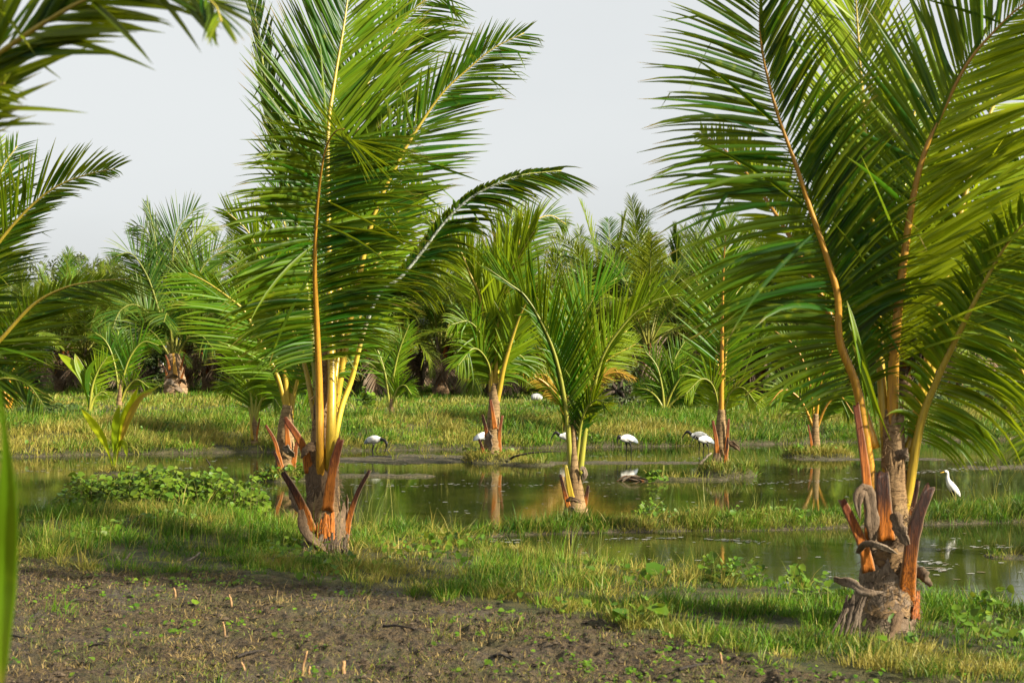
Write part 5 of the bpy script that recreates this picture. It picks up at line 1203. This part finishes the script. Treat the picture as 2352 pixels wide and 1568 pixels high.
def specks():
    """pale flecks of foam, pollen and leaf bits drifting on the ponds, denser along the drift lines"""
    rng = np.random.default_rng(77); pts = []
    lines = [((40, 1082), (210, 1078), 50), ((330, 1078), (480, 1074), 55), ((150, 1060), (560, 1056), 40), ((780, 1114), (1000, 1116), 70), ((1000, 1112), (1300, 1116), 60), ((1300, 1106), (1420, 1112), 40), ((1700, 1112), (2010, 1098), 110), ((2100, 1085), (2352, 1070), 200), ((560, 1120), (640, 1124), 30), ((1330, 1046), (1500, 1046), 40), ((1560, 1052), (1620, 1053), 20), ((780, 1066), (1080, 1062), 60), ((1690, 1056), (2000, 1048), 60), ((1650, 1030), (1760, 1031), 30),
             ((2060, 1300), (2180, 1310), 70), ((2110, 1290), (2200, 1298), 40), ((2150, 1262), (2330, 1255), 50), ((1400, 1238), (1560, 1236), 40), ((1620, 1238), (1760, 1246), 60), ((1080, 1246), (1200, 1242), 25)]
    for a, b, n in lines:
        t = rng.random(n); p = np.array(a)+(np.array(b)-np.array(a))*t[:, None]+rng.normal(0, 1, (n, 2))*[6, 2.2]
        pts.append(p)
    n = 380; pts.append(np.stack([rng.uniform(0, 2352, n), rng.uniform(1035, 1180, n)], 1)); n = 90; pts.append(np.stack([rng.uniform(1200, 2352, n), rng.uniform(1225, 1350, n)], 1))
    p = np.concatenate(pts); Y = CAMH*F/(p[:, 1]-HY); X = (p[:, 0]-CX)/F*Y
    k = terrain(X, Y)[0] < -.02; X, Y = X[k], Y[k]; n = len(X)
    s = .008+.022*rng.random(n)**2; K = 6
    th = np.arange(K)/K*2*PI
    rr = s[:, None]*rng.uniform(.5, 1.2, (n, K))
    V = np.stack([X[:, None]+np.cos(th)*rr*1.7, Y[:, None]+np.sin(th)*rr, np.full((n, K), .004)+rng.uniform(0, .004, (n, 1))], -1).reshape(-1, 3)
    b = np.arange(n)*K
    Q = np.concatenate([np.stack([b, b+1, b+2, b+3], 1), np.stack([b, b+3, b+4, b+5], 1)])
    C = np.zeros((n, K, 3)); C[..., 1] = (rng.random(n) < .3)[:, None]
    m = two_tone('floating_fleck', (.36, .36, .33), (.16, .12, .07), .7, nscale=40)
    tag(link('floating_flecks', mesh_np('floating_flecks', V, Q, None, [m], None, C.reshape(-1, 3))), 'pale flecks of foam and leaf bits drifting on the pond water', 'foam', kind='stuff')

def mud_bits():
    rng = np.random.default_rng(88)
    # crumbly clods
    n = 8000; Y = np.sqrt(rng.uniform(8.7**2, 14.3**2, n)); X = rng.uniform(-.42, .45, n)*Y
    z, mud, _ = terrain(X, Y); k = rng.random(n) < mud; X, Y, z = X[k], Y[k], z[k]; n = len(X)
    ico = np.array([(0, 0, 1), (.9, 0, .2), (.28, .85, .2), (-.72, .53, .2), (-.72, -.53, .2), (.28, -.85, .2), (0, 0, -.5)])
    tr = np.array([(0, 1, 2), (0, 2, 3), (0, 3, 4), (0, 4, 5), (0, 5, 1), (6, 2, 1), (6, 3, 2), (6, 4, 3), (6, 5, 4), (6, 1, 5)])
    s = .006+.020*rng.random(n)**3
    V = ico[None]*rng.uniform(.6, 1.3, (n, 7, 1))*s[:, None, None]*np.array([1.25, 1.1, .75])+np.stack([X, Y, z+.003], 1)[:, None]
    T = (tr[None]+(np.arange(n)*7)[:, None, None]).reshape(-1, 3)
    C = np.zeros((n, 7, 3)); C[..., 1] = rng.random(n)[:, None]
    m = two_tone('clod', (.055, .038, .024), (.17, .125, .075), .9, nscale=40, dark=(.04, .028, .018))
    tag(link('mud_clods', mesh_np('mud_clods', V.reshape(-1, 3), None, T, [m], None, C.reshape(-1, 3), False)), 'crumbly brown clods scattered over the bare mud', 'soil', kind='stuff')
    # light green seedlings
    n = 2400; Y = np.sqrt(rng.uniform(8.7**2, 13.6**2, n)); X = rng.uniform(-.42, .45, n)*Y
    z, mud, _ = terrain(X, Y); px = CX+F*X/Y
    pr = mud*(.07+.75*sst(1000, 1500, px)*sst(11.2, 9.4, Y)+.5*sst(.55, .7, fbm(X*1.4, Y*1.4, 55)))
    k = rng.random(n) < pr; X, Y, z = X[k], Y[k], z[k]; n = len(X)
    Cs, Ns = [], []
    for i in range(n):
        q = rng.integers(3, 8); r = rng.uniform(.015, .05)
        a = rng.uniform(0, 6.28, q)
        Cs.append(np.stack([X[i]+np.cos(a)*r, Y[i]+np.sin(a)*r, z[i]+rng.uniform(.01, .05, q)], 1)); Ns.append(np.stack([np.cos(a)*.4, np.sin(a)*.4-.25, np.ones(q)], 1))
    V, Q, T, C = leaf_cloud(np.concatenate(Cs), np.concatenate(Ns), .025, rng, True, .08)
    tag(link('weed_seedlings', mesh_np('weed_seedlings', V, Q, None, [M['vine']], None, C)), 'tiny light green weed seedlings sprouting over the mud', 'weeds', kind='stuff')

def vegetation():
    vine('broad leaved green creeper over the bank at left of the tall palm', [(300, 18.0, .85, .6), (390, 17.7, .95, .6), (470, 17.7, .7, .5), (560, 17.4, .35, .35), (185, 17.9, .35, .3)], 4200, .064, 1, h=(.22, .66), yel=.14)
    vine('small creeper clump on the near bank left of the right palm', [(1715, 12.7, .28, .25), (1650, 12.9, .2, .15)], 190, .05, 2, h=(.06, .26))
    vine('low leafy weeds at the foot of the bright green islet palm', [(640, 24.2, .5, .4), (690, 24.2, .3, .3)], 160, .07, 3, h=(.03, .2))
    vine('dark green creeper mound on the far bank at the right edge', [(2290, 39, 1.9, 1.2), (2345, 38.5, .9, .9)], 620, .13, 4, mat='shrub', h=(.3, 1.25), yel=.1)
    vine('dark leafy creeper on the far bank beside the black and white bird', [(1612, 39.6, .8, .6)], 200, .12, 5, mat='shrub', h=(.15, .55))
    vine('green weeds on the far bank left of the seedlings', [(110, 37.5, 1.0, .7)], 240, .10, 6, mat='shrub', h=(.1, .35))
    vine('upright leafy weed in the meadow right of the tall palm', [(843, 40.5, .25, .2)], 70, .14, 7, h=(.2, .6), yel=.1)
    vine('small leafy sprig on the water edge below the withered frond', [(1506, 23.7, .18, .12)], 60, .07, 8, h=(.05, .3))
    vine('low leafy sprig on the strip edge in front of the withered frond', [(1490, 18.4, .25, .15)], 70, .05, 9, h=(.08, .3))
    vine('leafy weed on the water edge right of the small creeper clump', [(1830, 12.9, .12, .1)], 40, .07, 10, h=(.1, .3))
    g = 'broad trees far behind the plantation'
    broad_tree('pale round broad tree standing over the palms at far left', 175, 92, 8.3, 4.6, 5600, .26, 1, group=g)
    broad_tree('pale broad tree cut by the left edge of the picture', 40, 98, 8.4, 3.8, 4200, .26, 2, group=g)
    broad_tree('dark bushy tree in the gap right of the tall near palm', 965, 62, 3.3, 1.9, 2600, .16, 3, 'shrub', 'bushy_tree', 'tree', hb=.1)
    broad_tree('dark shrub under the full crowned plantation palm', 330, 56, 2.6, 1.2, 1500, .14, 4, 'shrub', 'bushy_shrub', 'shrub', hb=.05)
    broad_tree('wispy light green bush on the far bank above the lone ibis', 1420, 42, 1.9, 1.0, 900, .10, 5, 'pale_tree', 'wispy_bush', 'shrub', hb=.05)
    rng = np.random.default_rng(19)
    n = 9000; Y = np.sqrt(rng.uniform(9.5**2, 42**2, n)); X = rng.uniform(-.44, .46, n)*Y; z, mud, isl = terrain(X, Y)
    k = rng.random(n) < sst(.04, .08, z)*(1-mud)*sst(.53, .66, fbm(X*1.1, Y*1.1, 151))*.8; X, Y, z = X[k], Y[k], z[k]; q = 6
    P = np.repeat(np.stack([X, Y, z], 1), q, 0)+rng.normal(0, 1, (len(X)*q, 3))*[.07, .07, .03]+[0, 0, .10]
    V, Q, T, C = leaf_cloud(P, rng.normal(0, .5, P.shape)+[0, -.3, .8], .055, rng, True, .05)
    tag(link('bank_weeds', mesh_np('bank_weeds', V, Q, None, [M['vine']], None, C)), 'low broad leaved weeds mixed into the bank grass', 'weeds', kind='stuff')
    rng = np.random.default_rng(9)
    # dense scrub between the trunks
    n = 15000; Y = rng.uniform(60, 100, n); X = rng.uniform(-.44, .44, n)*Y; px = CX+F*X/Y
    k = rng.random(n) < .08+.95*sst(.40, .56, fbm(X*.12, Y*.08, 131))*(1-.85*np.exp(-((px-345)/75)**2)); X, Y = X[k], Y[k]; n = len(X)
    z = .5+rng.random(n)**1.5*2.0*fbm(X*.2, Y*.2, 133)*2
    V, Q, T, C = leaf_cloud(np.stack([X, Y, z], 1), rng.normal(0, .6, (n, 3))+[0, -.4, .5], .34, rng, False, .05)
    tag(link('undergrowth', mesh_np('undergrowth', V, Q, None, [M['shrub']], None, C)), 'dark scrub filling the ground between the plantation trunks', 'undergrowth', kind='stuff')
    n = 16000; X = rng.uniform(-62, 62, n); Y = 112+rng.uniform(0, 22, n); top = 4.5+3.5*fbm(X*.14, X*0+3, 135)
    z = .5+top*rng.random(n)**.8
    V, Q, T, C = leaf_cloud(np.stack([X, Y, z], 1), rng.normal(0, .6, (n, 3))+[0, -.5, .5], .75, rng, False, .08)
    tag(link('treeline', mesh_np('treeline', V, Q, None, [M['pale_tree']], None, C)), 'continuous line of distant trees closing the view behind the plantation', 'trees', kind='stuff')

# ---------------------------------------------------------------- light and camera
def light_camera():
    sd = nrm(np.array([.80, -.38, .46]))
    el = math.asin(sd[2]); az = math.atan2(sd[0], sd[1])
    w = bpy.data.worlds.new('World'); scene.world = w; w.use_nodes = True
    nt = w.node_tree; nt.nodes.clear(); t = NT(nt)
    sky = t.n('TexSky', sky_type='NISHITA'); sky.sun_disc = False; sky.sun_elevation = el; sky.sun_rotation = az; sky.dust_density = 4.; sky.air_density = 1.
    hs = t.n('HueSaturation'); hs.inputs['Saturation'].default_value = .25; hs.inputs['Value'].default_value = .7; t.l(sky.outputs[0], hs.inputs['Color'])
    tc = t.coords((1.2, 1.2, 3.), 'Generated'); cl = t.noise(1.6, 5, tc)
    c = t.mix(t.math('ADD', .74, t.math('MULTIPLY', t.ramp(cl, .35, .7), .18)), hs.outputs[0], (2.90, 3.01, 3.03))       # thin bright overcast veil
    bg = t.n('Background'); bg.inputs['Strength'].default_value = .1; t.l(c, bg.inputs['Color'])
    o = t.n('OutputWorld'); t.l(bg.outputs[0], o.inputs[0])
    L = bpy.data.lights.new('sun', 'SUN'); L.energy = 5.; L.angle = math.radians(1.5); L.color = (1, .90, .72)
    lo = bpy.data.objects.new('sun', L); col.objects.link(lo); lo.location = (30, -20, 40)
    lo.rotation_euler = Vector(-sd).to_track_quat('-Z', 'Y').to_euler()
    cd = bpy.data.cameras.new('camera'); co = bpy.data.objects.new('camera', cd); col.objects.link(co)
    co.location = (0, 0, CAMH); co.rotation_euler = (PI/2, 0, 0)
    cd.sensor_width = 36; cd.lens = 36*F/2352; cd.shift_y = (HY-784)/2352; cd.clip_start = .1; cd.clip_end = 3000
    cd.dof.use_dof = True; cd.dof.focus_distance = 23; cd.dof.aperture_fstop = 4.
    scene.camera = co
    vs = scene.view_settings; vs.view_transform = 'Standard'; vs.look = 'None'; vs.exposure = 1.5; vs.gamma = 1
    cy = scene.cycles; cy.max_bounces = 7; cy.diffuse_bounces = 3; cy.glossy_bounces = 3; cy.transmission_bounces = 5; cy.transparent_max_bounces = 4
    cy.caustics_reflective = False; cy.caustics_refractive = False; cy.use_denoising = True; cy.sample_clamp_indirect = 6

import time
T0 = time.time()
for fn in (ground, water, all_grass, palm_left, palm_right, palm_offleft, palm_left_edge, palm_behind_left, palm_centre, palm_mid, palm_single, seedling_yellow, saplings, palm_offright, palm_full_crown, plantation, birds, props, specks, mud_bits, vegetation, light_camera):
    fn(); print(fn.__name__, round(time.time()-T0, 1))
